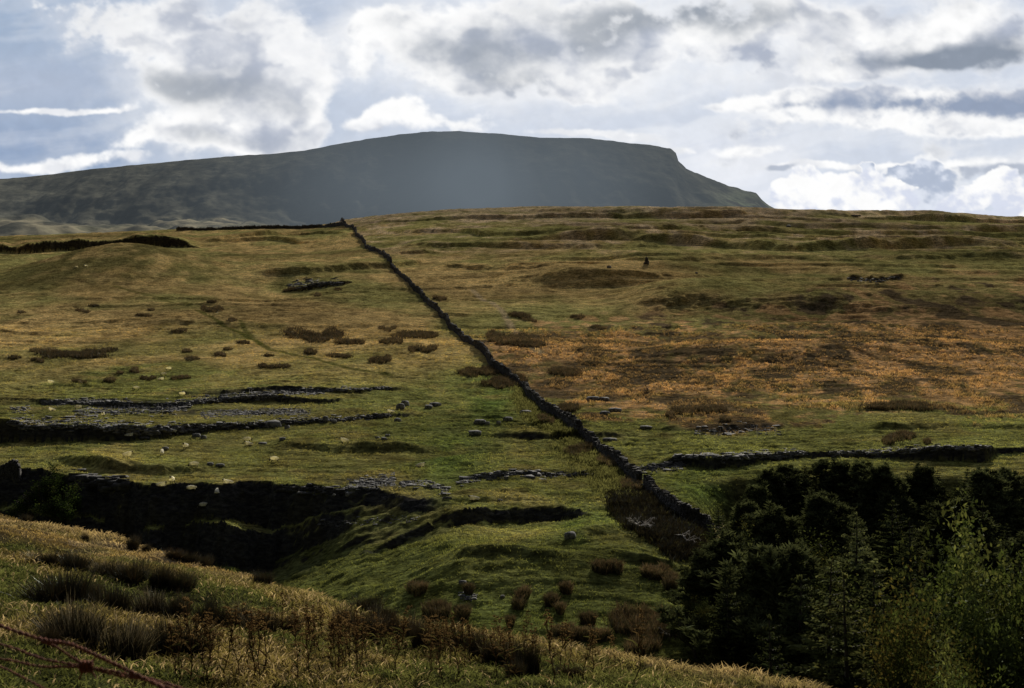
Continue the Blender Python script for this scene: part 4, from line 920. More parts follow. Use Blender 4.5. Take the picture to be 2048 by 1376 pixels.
# ------------------------------------------------------------------ trees
def spruce(seed, H=12.0, spread=3.3, droop=.35, c=(.04, .06, .042), tipc=(.085, .105, .06), dens=1.0, gap=.0):
    r = np.random.default_rng(seed); tr = Soup()
    hh = np.linspace(0, H, 12); tube(tr, np.stack([.05*np.sin(hh), .05*np.cos(hh*.7), hh], 1), np.linspace(.2, .015, 12), 7)
    root, dv, Ls, cs = [], [], [], []
    z = .7
    while z < H - .15:
        t = z / H; Lb = spread * (1 - t)**.75 * r.uniform(.75, 1.12) + .12; nb = int(5 + 4*(1-t))
        a0 = r.random()*6.283
        for k in range(nb):
            if r.random() < gap: continue
            a = a0 + k*6.283/nb + r.normal(0, .2); L = Lb * r.uniform(.65, 1.15); up = .45*t - droop*(1-t)*.5
            m_ = max(4, int(L*7*dens)); s = (np.arange(m_) + .6)/m_
            rad = np.array([math.cos(a), math.sin(a)]); sd = np.array([-rad[1], rad[0]])
            cx, cy = rad[0]*L*s, rad[1]*L*s; cz = z + L*(up*s - droop*s*s*.7 + .18*s**4)
            tube(tr, [(0, 0, z), (rad[0]*L*.5, rad[1]*L*.5, z + L*(up*.5 - droop*.17)), (cx[-1], cy[-1], cz[-1])], [.03, .018, .006], 3)
            for sg in (-1, 1):
                w = (.42*(1 - s*.55)) * min(1, L*.75)
                for rep in (0, 1):
                    root.append(np.stack([cx, cy, cz], 1)); 
                    dd = np.array([np.full(m_, rad[0]*.75 + sd[0]*sg*.85), np.full(m_, rad[1]*.75 + sd[1]*sg*.85), -.35 + .55*rep*np.ones(m_)]).T + r.normal(0, .22, (m_, 3))
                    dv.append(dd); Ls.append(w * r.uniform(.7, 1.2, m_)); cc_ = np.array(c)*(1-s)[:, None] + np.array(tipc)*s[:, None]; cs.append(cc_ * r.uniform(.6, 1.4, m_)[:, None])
        z += r.uniform(.26, .42)
    root.append(np.array([[0, 0, H - .12]]*4)); dv.append(np.c_[r.normal(0, .3, (4, 2)), np.ones(4)]); Ls.append(np.full(4, .22)); cs.append(np.tile(tipc, (4, 1)))
    root = np.concatenate(root); Ls = np.concatenate(Ls)
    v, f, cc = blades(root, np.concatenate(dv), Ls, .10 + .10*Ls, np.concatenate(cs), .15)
    return tr.mesh('trunk'), mesh_np('crown', v, f, cc), H
def pine(seed, H=11.0, spread=4.6, c=(.045, .06, .045), tipc=(.11, .135, .085)):
    r = np.random.default_rng(seed); tr = Soup()
    hh = np.linspace(0, H*.97, 10); bx = .15*np.sin(hh*.4 + seed); tube(tr, np.stack([bx, bx*.6, hh], 1), np.linspace(.2, .03, 10), 7)
    P, dv, Ls, cs = [], [], [], []
    z = H*.12
    while z < H:
        t = z/H; Lb = spread * min(1, t*3.5 + .5) * (1.03 - t)**.62 * r.uniform(.6, 1.3)
        for k in range(6):
            a = r.random()*6.283; L = Lb*r.uniform(.4, 1.1); e = np.array([math.cos(a)*L, math.sin(a)*L, z + L*r.uniform(.1, .55)])
            b0 = np.array([0, 0, z]); tube(tr, [b0, b0*.5 + e*.5 - [0, 0, .08], e], [.045, .03, .012], 3)
            for q in range(12):
                cpt = b0 + (e-b0)*r.uniform(.45, 1.05) + r.normal(0, .22, 3); m_ = 26
                d = r.normal(0, 1, (m_, 3)); d[:, 2] = abs(d[:, 2])*.9 + .15
                P.append(np.tile(cpt, (m_, 1)) + r.normal(0, .06, (m_, 3))); dv.append(d); Ls.append(r.uniform(.18, .42, m_)); cs.append((np.array(c)*.5 + np.array(tipc)*.5*r.uniform(.4, 1.6)) * r.uniform(.6, 1.4, m_)[:, None])
        z += r.uniform(.35, .55)
    v, f, cc = blades(np.concatenate(P), np.concatenate(dv), np.concatenate(Ls), .075*np.ones(sum(len(q) for q in P)), np.concatenate(cs), .05)
    return tr.mesh('trunk'), mesh_np('crown', v, f, cc), H
def broad(seed, H=9.0, spread=3.0, leaf=.06, nl=30000, c=(.05, .07, .02), c2=(.12, .10, .03), low=.12, mixf=.3):
    r = np.random.default_rng(seed); tr = Soup(); tips = []
    def go(p, d, L, rad, dep):
        pts = [p]
        for k in range(4):
            d = d + r.normal(0, .16, 3) + [0, 0, .05]; d /= np.linalg.norm(d); pts.append(pts[-1] + d*L/4)
        tube(tr, pts, np.linspace(rad, rad*.6, 5), 6 if dep > 2 else 4)
        if dep <= 1: tips.extend(pts[1:])
        if dep:
            for k in range(3 if dep > 1 else 4):
                a = r.random()*6.283; dd = d*.75 + np.array([math.cos(a), math.sin(a), r.uniform(-.1, .5)])*.75
                go(pts[r.integers(2, 5)], dd/np.linalg.norm(dd), L*r.uniform(.6, .82), rad*.55, dep-1)
    for st in range(2):
        go(np.array([st*.2, 0, -.1]), np.array([r.normal(0, .2), r.normal(0, .2), 1.]), H*.32, .16, 4)
    T = np.array(tips); T[:, :2] *= spread / max(.1, np.percentile(np.hypot(T[:, 0], T[:, 1]), 95)); T[:, 2] = low*H + (T[:, 2] - T[:, 2].min())/(np.ptp(T[:, 2])) * H*(1-low)*.98
    k = r.integers(0, len(T), nl); P = T[k] + r.normal(0, 1, (nl, 3))*(.21*spread/3)
    n = r.normal(0, 1, (nl, 3)); n[:, 2] = abs(n[:, 2]) + .5; n /= np.linalg.norm(n, axis=1)[:, None]
    t1 = np.cross(n, r.normal(0, 1, (nl, 3))); t1 /= np.linalg.norm(t1, axis=1)[:, None]; t2 = np.cross(n, t1)
    s = leaf*r.uniform(.6, 1.3, nl)[:, None]
    v = np.stack([P - t1*s, P + t2*s*.55 - n*s*.12, P + t1*s, P - t2*s*.55 - n*s*.12], 1).reshape(-1, 3)
    f = np.arange(nl*4).reshape(-1, 4)
    cl = np.array(c)*r.uniform(.6, 1.4, (nl, 1)); cm = (fbm(P[:, 0]*.7, P[:, 2]*.7 + P[:, 1]*.4, 2, seed) + .5 + r.normal(0, .15, nl)) < mixf; cl[cm] = np.array(c2)*r.uniform(.6, 1.4, (cm.sum(), 1))
    return tr.mesh('trunk'), mesh_np('crown', v, f, np.repeat(cl, 4, 0)), H
TREES = {
 's0': (spruce(1), M_CONIFER), 's1': (spruce(2, spread=2.7, dens=1.1), M_CONIFER), 's2': (spruce(3, spread=3.9, droop=.5), M_CONIFER),
 'sl': (spruce(4, spread=3.1, c=(.08, .105, .07), tipc=(.19, .225, .14), dens=1.1, gap=.12), M_CONIFER), 'sl2': (spruce(8, spread=2.7, c=(.08, .10, .06), tipc=(.18, .205, .115), gap=.15), M_CONIFER),  # paler needle colours paint the sunlight onto these spruces
 'p0': (pine(5), M_CONIFER), 'p1': (pine(6, spread=5.4), M_CONIFER), 'p2': (pine(7, spread=3.9), M_CONIFER),
 'b0': (broad(11, c=(.045, .055, .022), c2=(.085, .08, .028)), M_BROAD), 'b1': (broad(12, c=(.09, .10, .07), c2=(.26, .23, .16), mixf=.55, spread=2.2, nl=14000), M_BROAD),
 'bo': (broad(13, 10, 3.6, .06, 42000, (.045, .052, .018), (.078, .064, .022), .05, .35), M_BROAD), 'bg': (broad(14, 10, 3.4, .085, 52000, (.06, .078, .022), (.10, .11, .035), .08), M_GLOSSY),
 'bs': (broad(15, 3.0, 1.6, .05, 9000, (.04, .06, .02), (.08, .09, .03), .02), M_BROAD),
}
TL = [  # px, py of the top, distance, kind, label
 (1514, 978, 150, 'p2', 'small dark pine at the upper left corner of the plantation'), (1537, 946, 156, 'p0', 'bushy dark pine at the upper left corner of the plantation, taller one'),
 (1574, 934, 158, 'p1', 'broad dark pine in the back row, second from its left end'), (1610, 926, 160, 's0', 'dark spruce in the back row, left of the tallest top'),
 (1645, 921, 160, 'p0', 'tallest dark pine in the back row below the limestone scar'), (1681, 927, 158, 'p2', 'dark pine in the back row, right of the tallest top'),
 (1728, 931, 156, 'p1', 'dark pine in the back row beside a patch of golden leaves'), (1765, 940, 152, 'p0', 'dark pine in the back row near its middle'),
 (1815, 940, 156, 's1', 'slim dark spruce in the back row right of the middle'), (1846, 938, 156, 'p2', 'thin dark pine in the back row, between slim spruces'),
 (1875, 938, 158, 's0', 'dark spruce in the back row below the far scar'), (1935, 936, 156, 's2', 'wide black spruce in the back row under the far scar'),
 (1975, 950, 150, 'p1', 'dark pine in the back row near the right edge'), (2012, 946, 154, 'p0', 'dark pine in the back row against the right edge'), (2060, 940, 154, 's0', 'dark spruce beyond the right edge of the back row'),
 (1437, 1010, 124, 's1', 'thin spire of spruce at the left corner of the plantation by the wall end'), (1495, 1010, 134, 'p2', 'round topped dark pine behind the pale bush'),
 (1547, 1026, 126, 'p0', 'grey green pine right of the pale bush'), (1477, 1038, 121, 'b1', 'pale silvery leaved bush among dark conifers near the wall end'),
 (1588, 1054, 114, 'b0', 'golden green leafy tree in the middle of the plantation'), (1650, 1000, 130, 'p1', 'dark pine in the middle row below the tallest top'),
 (1712, 1024, 118, 'sl', 'lit pale green spruce with layered branches in the middle row'), (1786, 1000, 128, 's0', 'dark spruce in the middle row right of the pale lit one'),
 (1818, 1036, 112, 's1', 'slender grey green spruce in the middle row'), (1870, 1000, 128, 's2', 'wide black spruce in the middle row near the right'),
 (1920, 1010, 124, 'p0', 'dark pine in the middle row behind the glossy tree'), (1965, 1002, 122, 's0', 'black spruce in the middle row near the right edge'),
 (1457, 1076, 106, 'p0', 'low grey green pine at the front left of the plantation'), (1410, 1108, 104, 'p2', 'small dark pine at the foot of the rush bank'), (1395, 1180, 98, 'b0', 'dark leafy shrub at the lower left corner of the plantation'),
 (1500, 1085, 100, 's2', 'black shaded spruce left of the golden tree'), (1548, 1110, 96, 'p1', 'black shaded pine below the golden tree'), (1455, 1160, 92, 's0', 'black shaded spruce at the front left above the brow'), (1600, 1150, 90, 's2', 'black shaded spruce left of the pale layered pair'),
 (1661, 1118, 86, 'sl', 'pale layered spruce in the front row, taller left one of a pair'), (1690, 1146, 82, 'sl2', 'pale layered spruce in the front row, shorter right one of a pair'),
 (1750, 1126, 88, 's1', 'dark spruce in the front row right of the pale pair'), (1812, 1112, 92, 'b0', 'green gold leafy tree in the front row left of the amber one'),
 (1770, 1200, 76, 'sl2', 'small pale spruce low in the front row'), (1851, 1112, 86, 's0', 'black spruce in the front row behind the amber tree'), (1540, 1230, 80, 's1', 'black shaded spruce at the front beside the brow'), (1840, 1220, 74, 's2', 'black shaded spruce left of the amber tree'),
 (1938, 1090, 64, 'bo', 'amber and green oak like tree at the lower right'), (1995, 1004, 76, 'bg', 'glossy leaved green tree at the right edge, tallest broadleaf'),
 (2040, 985, 80, 'bg', 'glossy leaved tree cut by the right edge'), (1990, 1245, 50, 'bg', 'glossy leafy bush at the lower right corner'), (1735, 1322, 66, 'b0', 'small leafy shrub at the bottom of the plantation'), (1890, 1250, 56, 'bo', 'amber leaved small tree at the bottom beside the glossy bush'),
]
protos = {}
for k, ((tm, cm, H), mt) in TREES.items():
    tm.materials.append(M_BARK); cm.materials.append(mt)
def plant(px, py, D, k, lab, sx=1.0, grp='trees of the dark plantation'):
    (tm, cm, H), mt = TREES[k]; x = float(U(px))*D; zg = float(ground1(x, D)); h = float(V(py))*D - zg; s = max(.2, h/H)
    nm = 'spruce_tree' if k[0] == 's' else 'pine_tree' if k[0] == 'p' else 'leafy_tree'
    e_ = empty(nm, (x, D, zg - .1), random.uniform(0, 6.28)); e_.scale = (s*sx, s*sx, s); tag(e_, lab, 'tree', grp)
    obj('trunk', tm, None, e_); obj('crown', cm, None, e_)
for px, py, D, k, lab in TL:
    zg = float(ground1(float(U(px))*D, D)); h = float(V(py))*D - zg
    plant(px, py, D, k, lab, sx=float(np.clip(13/max(h, 3), 1.1, 1.6)) if k not in ('bo', 'bg', 'bs') else (.62 if k != 'bs' else 1.0))
for k in range(110):
    D = 84 + 74*((k + rng.random())/110)**.8; px = rng.uniform(1420 + max(0, (D - 100))*1.9, 2080); h = rng.uniform(8.5, 12)
    zg = float(ground1(float(U(px))*D, D)); py = HY - F*(zg + h)/D
    lim = np.interp(D, [84, 110, 156], [1130, 1050, 942]) + 14
    plant(px, max(py, lim), D, random.choice(['s0', 's1', 's2', 'p0', 'p1', 'p2']), 'black conifer in the shaded interior of the plantation, showing only between the trees in front', 1.15, 'shaded conifers inside the plantation')
x, y, zz = hit(95, 985); plant(92, 925, y - 2.5, 'bs', 'leafy green bush clinging to the left end of the great dark crag', 1.3, 'bushes on the crag')
x, y, zz = hit(130, 1000); plant(128, 962, y - 3, 'bs', 'lower leafy bush on the crag face beside the larger one', 1.2, 'bushes on the crag')

# ------------------------------------------------------------------ dead thistles and docks
def thistle(seed, H=.62):
    r = np.random.default_rng(seed); st = Soup(); hd = Soup()
    def head(p, s):
        n = 14; d = r.normal(0, 1, (n, 3)); d[:, 2] = abs(d[:, 2])
        v, f, cc = blades(np.tile(p, (n, 1)), d, np.full(n, s)*r.uniform(.7, 1.3, n), np.full(n, .009), np.array((.17, .11, .055))*r.uniform(.5, 1.6, (n, 1)), .1); hd.add(v, f, np.ones(3)); hd.c[-1] = cc
    hh = np.linspace(0, H, 7); w = r.normal(0, .02, (7, 2)).cumsum(0); pts = np.c_[w, hh]; tube(st, pts, np.linspace(.006, .003, 7), 5, (.10, .055, .03)); head(pts[-1], .035)
    for k in range(r.integers(6, 11)):
        i = r.integers(3, 7); a = r.random()*6.283; L = r.uniform(.08, .2); p0 = pts[i]
        p2 = p0 + np.array([math.cos(a)*L*.24, math.sin(a)*L*.24, L]); p1 = (p0+p2)/2 + np.array([math.cos(a)*.016, math.sin(a)*.016, -.01]); tube(st, [p0, p1, p2], [.0035, .003, .002], 4, (.11, .06, .03))
        for q in range(r.integers(1, 4)): head(p2 + r.normal(0, .016, 3), .026)
    lf = []
    n = 16; i = r.integers(0, 6, n); a = r.random(n)*6.283
    v, f, cc = blades(pts[i], np.c_[np.cos(a), np.sin(a), r.uniform(.4, 1.6, n)], r.uniform(.06, .16, n), r.uniform(.012, .024, n), np.where(r.random((n, 1)) < .5, (.11, .105, .04), (.12, .08, .04))*r.uniform(.6, 1.3, (n, 1)), .5)
    lv = Soup(); lv.add(v, f); lv.c[-1] = cc
    for q in (hd, lv):
        for v_, f_, c_ in zip(q.v, q.f, q.c): st.add(v_, f_ - f_.min()); st.c[-1] = c_
    return st.mesh('thistle')
TH = [thistle(s) for s in range(20, 26)]
for q in TH: q.materials.append(M_STALK)
cnt = 0
TG = [((345, 600, 1330, 1372), 20, 'dead brown thistle stalk in the green grass left of the thick patch'), ((600, 850, 1290, 1368), 40, 'dead brown thistle stalk in the thick patch, left half'), ((850, 1080, 1300, 1374), 34, 'dead brown thistle stalk in the thick patch, right half'),
      ((1090, 1290, 1325, 1374), 12, 'dead brown thistle stalk on the open slope right of the thick patch'), ((470, 660, 1270, 1320), 10, 'dead brown thistle stalk among the rushes at the head of the thick patch')]
for (x0, x1, y0, y1), n, lab in TG:
    for k in range(n):
        px, py = random.uniform(x0, x1), random.uniform(y0, y1); x, y, zz = hit_near(px, py); s = random.uniform(.6, .95) + .5*max(0, (py - 1325)/45)*random.uniform(.4, 1.2)
        e_ = obj('thistle', TH[cnt % 6], None, None, (x, y, zz - .02)); e_.scale = (s, s, s); e_.rotation_euler = (random.uniform(-.12, .12), random.uniform(-.12, .12), random.uniform(0, 6.28)); tag(e_, lab, 'thistle', lab.replace('dead brown thistle stalk', 'dead thistle stalks'))
        cnt += 1
for px, py, hp, lab in ((1551, 1352, 32, 'tall mullein like spike on the brow against the black trees, left'), (1615, 1362, 42, 'tall mullein like spike on the brow against the black trees, right')):
    x, y, zz = hit_near(px, py); s = hp*y/F/.62
    e_ = obj('thistle', TH[1], None, None, (x, y, zz)); e_.scale = (s*.6, s*.6, s*1.1); tag(e_, lab, 'thistle', 'spikes on the brow')

# ------------------------------------------------------------------ rusty barbed wire, close to the camera
root = empty('wire_fence', (-.35, 1.25, -.3)); tag(root, 'rusty barbed wire strands twisted together at the lower left corner', 'wire')
def strand(pts, rad, name='strand'):
    P = np.array([(float(U(a))*D, D, float(V(b))*D) for a, b, D in pts]); t = np.linspace(0, 1, len(P)); tt = np.linspace(0, 1, 60)
    Q = np.stack([np.interp(tt, t, P[:, i]) for i in range(3)], 1); k = np.hanning(9); k /= k.sum()
    Q = np.stack([np.convolve(np.pad(Q[:, i], 4, mode='edge'), k, 'valid') for i in range(3)], 1); Q[0], Q[-1] = P[0], P[-1]
    sp = Soup(); tt = np.linspace(0, 1, 420); Q = np.stack([np.interp(tt, np.linspace(0, 1, 60), Q[:, i]) for i in range(3)], 1)   # two wires twisted together
    for ph in (0, math.pi):
        a_ = tt*len(P)*16 + ph; tube(sp, Q - np.array(root.location) + np.stack([0*a_, np.cos(a_)*rad*.52, np.sin(a_)*rad*.52], 1), rad*.5*(1 + .15*np.sin(tt*90)), 6)
    obj(name, sp.mesh(name, True), M_RUST, root)
strand([(-260, 1160, 1.5), (-60, 1228, 1.42), (17, 1258, 1.38), (90, 1281, 1.33), (140, 1287, 1.3), (190, 1309, 1.27), (250, 1338, 1.24), (330, 1377, 1.2), (460, 1450, 1.1)], .0021)
strand([(-200, 1240, 1.5), (17, 1292, 1.4), (90, 1320, 1.34), (172, 1333, 1.3), (240, 1345, 1.27), (320, 1362, 1.22), (460, 1410, 1.1)], .0015)
strand([(-200, 1300, 1.5), (17, 1319, 1.4), (80, 1334, 1.35), (140, 1333, 1.31), (172, 1335, 1.3), (240, 1352, 1.27), (300, 1360, 1.23), (450, 1420, 1.1)], .0015)
strand([(82, 1282, 1.33), (110, 1292, 1.32), (140, 1312, 1.31), (172, 1333, 1.3)], .0014)
strand([(-60, 1310, 1.5), (17, 1340, 1.4), (60, 1362, 1.36), (130, 1400, 1.3)], .0013)
sp = Soup(); c0 = np.array([float(U(172))*1.298, 1.298, float(V(1333))*1.298])
th = np.linspace(0, 6.283*3.5, 60); tube(sp, np.stack([np.linspace(-.006, .006, 60), .0038*np.cos(th), .0045*np.sin(th)], 1) + c0 - np.array(root.location), .0017, 6)
for a, b in (((-.004, 0, 0), (-.011, .004, .008)), ((.003, 0, 0), (.010, -.003, -.010)), ((0, 0, 0), (-.006, -.004, -.011)), ((.002, 0, 0), (.009, .003, .009))): tube(sp, [c0 + a - np.array(root.location), c0 + b - np.array(root.location)], [.0014, .0006], 6)
obj('barb', sp.mesh('barb', True), M_RUST, root)

# ------------------------------------------------------------------ sky
def blobs(px, py, lst):
    s = 0
    for b in lst:
        cx, cy, rx, ry, w = b[:5]; t = math.tan(R(b[5])) if len(b) > 5 else 0
        dx = px - cx; dy = py - cy + t*dx
        s = s + w*np.exp(-np.minimum(40, (dx/rx)**2 + (dy/ry)**2))
    return s
def sky_colour(px, py):
    """radiance of sky and clouds, by direction given in photograph pixels"""
    mix = lambda a, b, t: a + (np.asarray(b) - a) * np.clip(t, 0, 1)[..., None]
    lin = lambda *c: (np.array(c, float)/255)**2.2
    wx = fbm(px/170, py/120, 5, 501)*95; wy = fbm(px/170, py/120, 5, 502)*55
    wx2 = fbm(px/45, py/36, 4, 503)*26; wy2 = fbm(px/45, py/36, 4, 504)*18
    X, Y = px + wx*.8 + wx2, py + wy*.8 + wy2            # billowing coordinates
    XS, YS = px + wx*.5 + wx2*.5, py + wy*.25 + wy2*.35    # for flat, streaky clouds
    n1 = fbm(px/190 + 3, py/130, 6, 505); n2 = fbm(px/60, py/44, 5, 506); n3 = fbm(px/20, py/16, 4, 507)
    bil = .5 - np.abs(fbm(px/70 + wx2*.01, py/56, 4, 508))*2; st = fbms((px + wx*.6)/330, (py + .16*px + wy*.5)/26, 5, 509)
    # clear air: blue grey left, milky towards the sun
    c = mix(np.broadcast_to(lin(160, 178, 203), px.shape + (3,)), lin(208, 216, 230), sstep((px - 100)/900))
    c = mix(c, lin(134, 154, 188), .55*np.exp(-((py - 290)/70)**2 - ((px - 40)/330)**2) + .5*np.exp(-((py-285)/30)**2 - ((px-1450)/170)**2) + .3*np.exp(-((py-60)/60)**2-((px-620)/90)**2))
    c = mix(c, lin(178, 189, 209), .8*np.exp(-((py - 170)/70)**2 - ((px - 60)/300)**2))
    c = mix(c, lin(231, 235, 242), .7*sstep(.42 + st*1.1 + n1*1.2) * (.35 + .65*sstep((px - 300)/700)))
    c = mix(c, lin(244, 246, 252), .7*np.exp(-((py - 340)/70)**2 - ((px - 1450)/160)**2))
    W = lin(255, 255, 255)
    def layer(c, d, lo, hi, dk, grey, white=W, op=1.0, relief=0.0):
        if relief:
            white = mix(np.broadcast_to(W, px.shape + (3,)), lin(176, 184, 201), sstep(.30 + nlow*1.0 + n2*.35 - .35*sstep((1.0 - d)/.7)))
        cov = sstep((d - lo)/(hi - lo)) * op
        col_ = mix(np.broadcast_to(white, px.shape + (3,)), grey, dk)
        return mix(c, col_, cov)
    nlow = fbm(X/110, Y/70, 3, 511)
    G1 = lin(152, 160, 171); G2 = lin(148, 161, 184); G3 = lin(190, 197, 212)
    # big soft cumulus, left
    d = blobs(X, Y, [(300, 70, 70, 45, .8), (400, 90, 130, 75, .95), (520, 110, 110, 60, .9), (590, 180, 80, 75, .95), (450, 190, 150, 65, .9), (620, 130, 60, 40, .5), (330, 265, 110, 42, .9), (480, 270, 150, 44, .95), (270, 290, 60, 26, .7), (600, 250, 60, 36, .6), (560, 40, 60, 40, .5)])
    d = d + .75*n1 + .35*n2 + .22*n3 + .12*bil
    dk = 1.05*blobs(px + wx*.5, py + wy*.5, [(395, 172, 85, 30, 1.0), (480, 178, 90, 34, .6), (360, 168, 50, 24, .3), (380, 262, 110, 22, .5), (560, 215, 60, 40, .4), (470, 275, 90, 18, .35)]) + .35*n2 + .5*n1 + .25*n3
    c = layer(c, blobs(px + wx*.4, py + wy*.4, [(420, 160, 260, 130, 1.0), (350, 270, 200, 60, .7)]) + .8*n1 + .3*n2, .0, 1.3, np.clip(.3 + n1, 0, .6), G3, op=.78)
    c = layer(c, d, .30, .95, .85*sstep(dk*.62 + .08), G1, relief=22)
    # central bank
    d = blobs(X, Y, [(760, 60, 60, 60, .8), (850, 70, 120, 55, .85), (900, 120, 160, 65, .95), (1050, 140, 120, 60, .95), (1000, 50, 170, 45, .95), (1180, 140, 90, 50, .9), (1150, 40, 120, 50, .9), (1330, 50, 190, 50, 1.05), (1300, 130, 120, 45, .8), (1450, 105, 110, 42, .95), (1600, 60, 150, 50, .9), (1750, 40, 140, 40, .7), (740, 140, 50, 22, .5), (1130, 190, 50, 16, .5)])
    d = d + .8*n1 + .4*n2 + .25*n3 + .12*bil
    dk = blobs(px + wx*.6, py + wy*.6, [(930, 108, 100, 34, .95), (1030, 165, 65, 36, .75), (990, 60, 60, 40, .4), (1300, 40, 170, 32, 1.15), (1180, 85, 60, 40, .8), (1480, 70, 70, 30, .6), (1060, 110, 60, 40, .4), (830, 50, 60, 20, .3), (1600, 40, 90, 16, .4), (1420, 30, 120, 26, .6)]) + .4*n2 + .5*n1 + .25*n3
    c = layer(c, blobs(px + wx*.4, py + wy*.4, [(980, 90, 360, 130, 1.0), (1400, 60, 360, 110, 1.0), (1200, 180, 300, 50, .6), (700, 80, 120, 90, .6), (1700, 130, 260, 50, .5)]) + .8*n1 + .3*n2, .0, 1.3, np.clip(.3 + n1, 0, .6), G3, op=.78)
    c = layer(c, d, .28, .95, .9*sstep(dk*.62 + .10), G1, relief=22)
    # puffs over the fell
    d = blobs(X, Y, [(800, 225, 70, 30, 1.0), (850, 240, 90, 26, .9), (730, 245, 70, 22, .8), (920, 250, 60, 16, .5)]) + .5*n1 + .4*n2 + .25*n3
    c = layer(c, d, .22, .95, sstep(.15 + n2*.7 + (py - 235)/90), G3)
    # right: high grey bank, then the long streak with its grey belly
    d = blobs(XS, YS, [(1950, 95, 150, 40, 1.0), (1830, 105, 110, 28, .8), (1720, 135, 80, 22, .8), (1690, 150, 70, 12, .7), (1990, 40, 100, 40, .7), (1870, 45, 120, 40, .5)]) + .5*n1 + .35*n2 + .2*n3
    dk = blobs(XS, YS, [(1950, 112, 140, 24, 1.2), (1860, 120, 110, 14, .7), (1990, 85, 70, 30, .4)]) + .4*n2 + .3*n1
    c = layer(c, d, .12, .85, sstep(dk*.9 + .06), lin(140, 150, 165), relief=22)
    d = blobs(XS, YS, [(1470, 212, 70, 10, .9), (1560, 205, 90, 20, 1.0), (1680, 200, 110, 28, 1.1), (1800, 205, 120, 28, 1.1), (1950, 205, 170, 28, 1.2), (1640, 235, 100, 12, .7), (1780, 245, 90, 18, .9), (1900, 258, 120, 20, 1.0), (2010, 265, 60, 16, .8), (2150, 215, 120, 30, 1)]) + .35*n1 + .32*n2 + .25*n3
    dk = blobs(XS, YS, [(1790, 207, 60, 16, .8), (1900, 208, 90, 20, 1.1), (2020, 212, 90, 20, 1.1), (1690, 205, 50, 14, .55), (1600, 210, 40, 8, .4)]) + .35*n2 + .2*n3
    c = layer(c, d, .22, .85, sstep(dk*.8 + .08 + .3*n3), G2, relief=22)
    # thin lens clouds
    for lst, lo in (([(1180, 265, 150, 7, 1.0, -1.5), (1290, 277, 60, 6, .7, -4)], .3), ([(1380, 292, 30, 6, .8), (1400, 300, 14, 5, .6), (1350, 290, 30, 5, .6)], .3), ([(1480, 298, 60, 12, 1.0, 2), (1540, 293, 50, 8, .8)], .34), ([(100, 224, 190, 6, 1.0, 1), (230, 216, 50, 8, .6)], .26), ([(60, 338, 130, 12, 1.0), (180, 322, 90, 14, .8), (260, 308, 60, 10, .6)], .3), ([(1600, 330, 90, 8, .9), (1720, 328, 100, 6, .8), (1900, 330, 160, 12, 1.1)], .3)):
        b = blobs(XS, YS, lst); d = b + (.45*n2 + .35*n3)*np.minimum(1, b*2.5); c = layer(c, d, lo - .1, lo + .65, np.clip(.1 + n2, 0, .4), G3)
    c = layer(c, blobs(XS, YS, [(1570, 333, 40, 8, .9), (1990, 345, 110, 14, 1.0), (1890, 345, 60, 12, .8)])*(1 + n2), .3, .9, np.full(px.shape, .75), G2)
    # low crisp cumulus heads at the right horizon
    dd = np.full(px.shape, 9.0)
    heads = [(1570, 390, 40, 30), (1620, 375, 48, 34), (1680, 390, 60, 44), (1740, 378, 46, 42), (1790, 400, 50, 40), (1650, 420, 120, 40), (1950, 390, 44, 30), (2000, 375, 50, 36), (1920, 412, 50, 30), (2040, 400, 60, 40), (1800, 440, 400, 22)]
    for cx, cy, rx, ry in heads: dd = np.minimum(dd, np.hypot((px + wx2*1.1 - cx)/rx, (py + wy2*1.1 - cy)/ry))
    sh = np.full(px.shape, 9.0)
    for cx, cy, rx, ry in [(1850, 375, 70, 60), (1880, 410, 60, 50), (1740, 340, 26, 20), (1820, 350, 40, 26)]: sh = np.minimum(sh, np.hypot((px + wx2*1.2 - cx)/rx, (py + wy2*1.2 - cy)/ry))
    c = mix(c, mix(np.broadcast_to(lin(178, 189, 209), px.shape + (3,)), lin(222, 228, 240), sstep(.4 + n2*1.6 + n3)), sstep((1.08 - sh)/.16))
    c = mix(c, W, np.exp(-((sh - 1.02)/.07)**2) * sstep((380 - py)/40)*.7)
    cw = mix(np.broadcast_to(W, px.shape + (3,)), lin(214, 220, 236), sstep(.32 + n2*1.5 + n3*.8 + (py - 395)/140))
    c = mix(c, cw, sstep((1.06 - dd - .12*n3)/.14))
    c = c * (1 + .05*n3[..., None])
    return np.clip(c, 0, 1.0)
kx = np.concatenate([np.arange(-1000, -64, 8.), np.arange(-64, 2112, 2.), np.arange(2112, 3050, 8.)])
ky = np.concatenate([np.arange(-420, -24, 8.), np.arange(-24, 500, 2.), np.arange(500, 720, 10.)])
KX, KY = np.meshgrid(kx, ky)
SC_ = sky_colour(KX, KY)
fade = sstep((KY + 410)/150) * sstep((KX + 990)/300) * sstep((3040 - KX)/300)
KA = np.arctan(U(KX)); RD = 70000.0
me = mesh_np('sky', np.stack([RD*np.sin(KA), RD*np.cos(KA), V(KY)*RD*np.cos(KA)], -1).reshape(-1, 3), grid_faces(*KX.shape), np.concatenate([SC_, fade[..., None]], -1).reshape(-1, 4), True)
m, nt, out = mat('cloudy sky'); nd = N(nt); a = attr(nd)
em = nd.new('Emission'); nd.put(em.inputs[0], a.outputs['Color']); tr_ = nd.new('BsdfTransparent'); mx = nd.new('MixShader'); nd.put(mx.inputs[0], a.outputs['Alpha'])
nt.links.new(tr_.outputs[0], mx.inputs[1]); nt.links.new(em.outputs[0], mx.inputs[2]); nt.links.new(mx.outputs[0], out.inputs[0]); m.cycles.emission_sampling = 'NONE'
o = obj('sky', me, m); o['kind'] = 'structure'
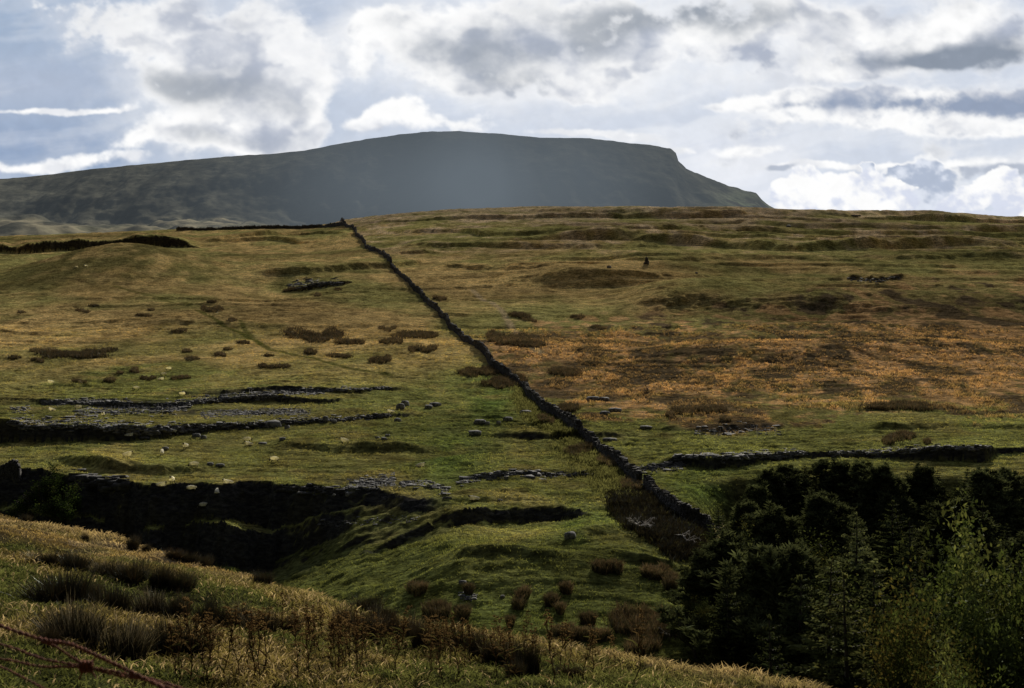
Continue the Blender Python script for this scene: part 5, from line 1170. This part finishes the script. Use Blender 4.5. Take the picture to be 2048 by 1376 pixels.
# daylight from the rest of the sky: clear Nishita sky behind broken cloud, dimmed overhead and behind the camera to deepen shadows
w = bpy.data.worlds.new('World'); scene.world = w; w.use_nodes = True; nt = w.node_tree; nt.nodes.clear(); nd = N(nt)
out = nt.nodes.new('ShaderNodeOutputWorld'); bg = nt.nodes.new('ShaderNodeBackground'); nt.links.new(bg.outputs[0], out.inputs[0]); bg.inputs[1].default_value = .1
sky = nd.new('TexSky', sky_type='NISHITA'); sky.sun_disc = False; sky.sun_elevation = R(SUN_EL); sky.sun_rotation = R(SUN_AZ); sky.air_density = 1.0; sky.dust_density = 1.0; sky.ozone_density = 2.0
g = nd.new('TexCoord').outputs['Generated']; sx = nd.new('SeparateXYZ'); nd.put(sx.inputs[0], g)
cov = nd.ramp(nd.noise(nd.mapping(g, (1, 1, 2.2)), 4, 5, .6), .4, .6)
c = nd.mix(cov, nd.mix(.5, sky.outputs[0], (4.0, 4.8, 6.4)), (7.4, 7.6, 8.0))
c = nd.scale(c, nd.math('MULTIPLY', nd.ramp(sx.outputs[1], -.15, .6, .13, 1.0), nd.ramp(sx.outputs[2], .35, .95, 1.0, .6)))
nt.links.new(c, bg.inputs[0]); w.cycles.sampling_method = 'MANUAL'; w.cycles.sample_map_resolution = 256

# ------------------------------------------------------------------ sun and camera
sl = bpy.data.lights.new('sun', 'SUN'); sl.energy = 5.0; sl.angle = R(.6); sl.color = (1, .93, .80)
so = bpy.data.objects.new('sun', sl); col.objects.link(so); so.rotation_euler = (R(90 - SUN_EL), 0, R(180 - SUN_AZ))
cam = bpy.data.cameras.new('camera'); cam.sensor_width = 36; cam.lens = 36 * F / 2048; cam.shift_y = -(688 - HY) / 2048; cam.clip_end = 200000; cam.clip_start = .05
cam.dof.use_dof = True; cam.dof.focus_distance = 60; cam.dof.aperture_fstop = 22
co_ = bpy.data.objects.new('camera', cam); col.objects.link(co_); co_.rotation_euler = (R(90), 0, 0); scene.camera = co_
scene.view_settings.view_transform = 'Standard'; scene.view_settings.look = 'None'; scene.view_settings.exposure = 0
scene.cycles.max_bounces = 6; scene.cycles.diffuse_bounces = 2; scene.cycles.use_denoising = True
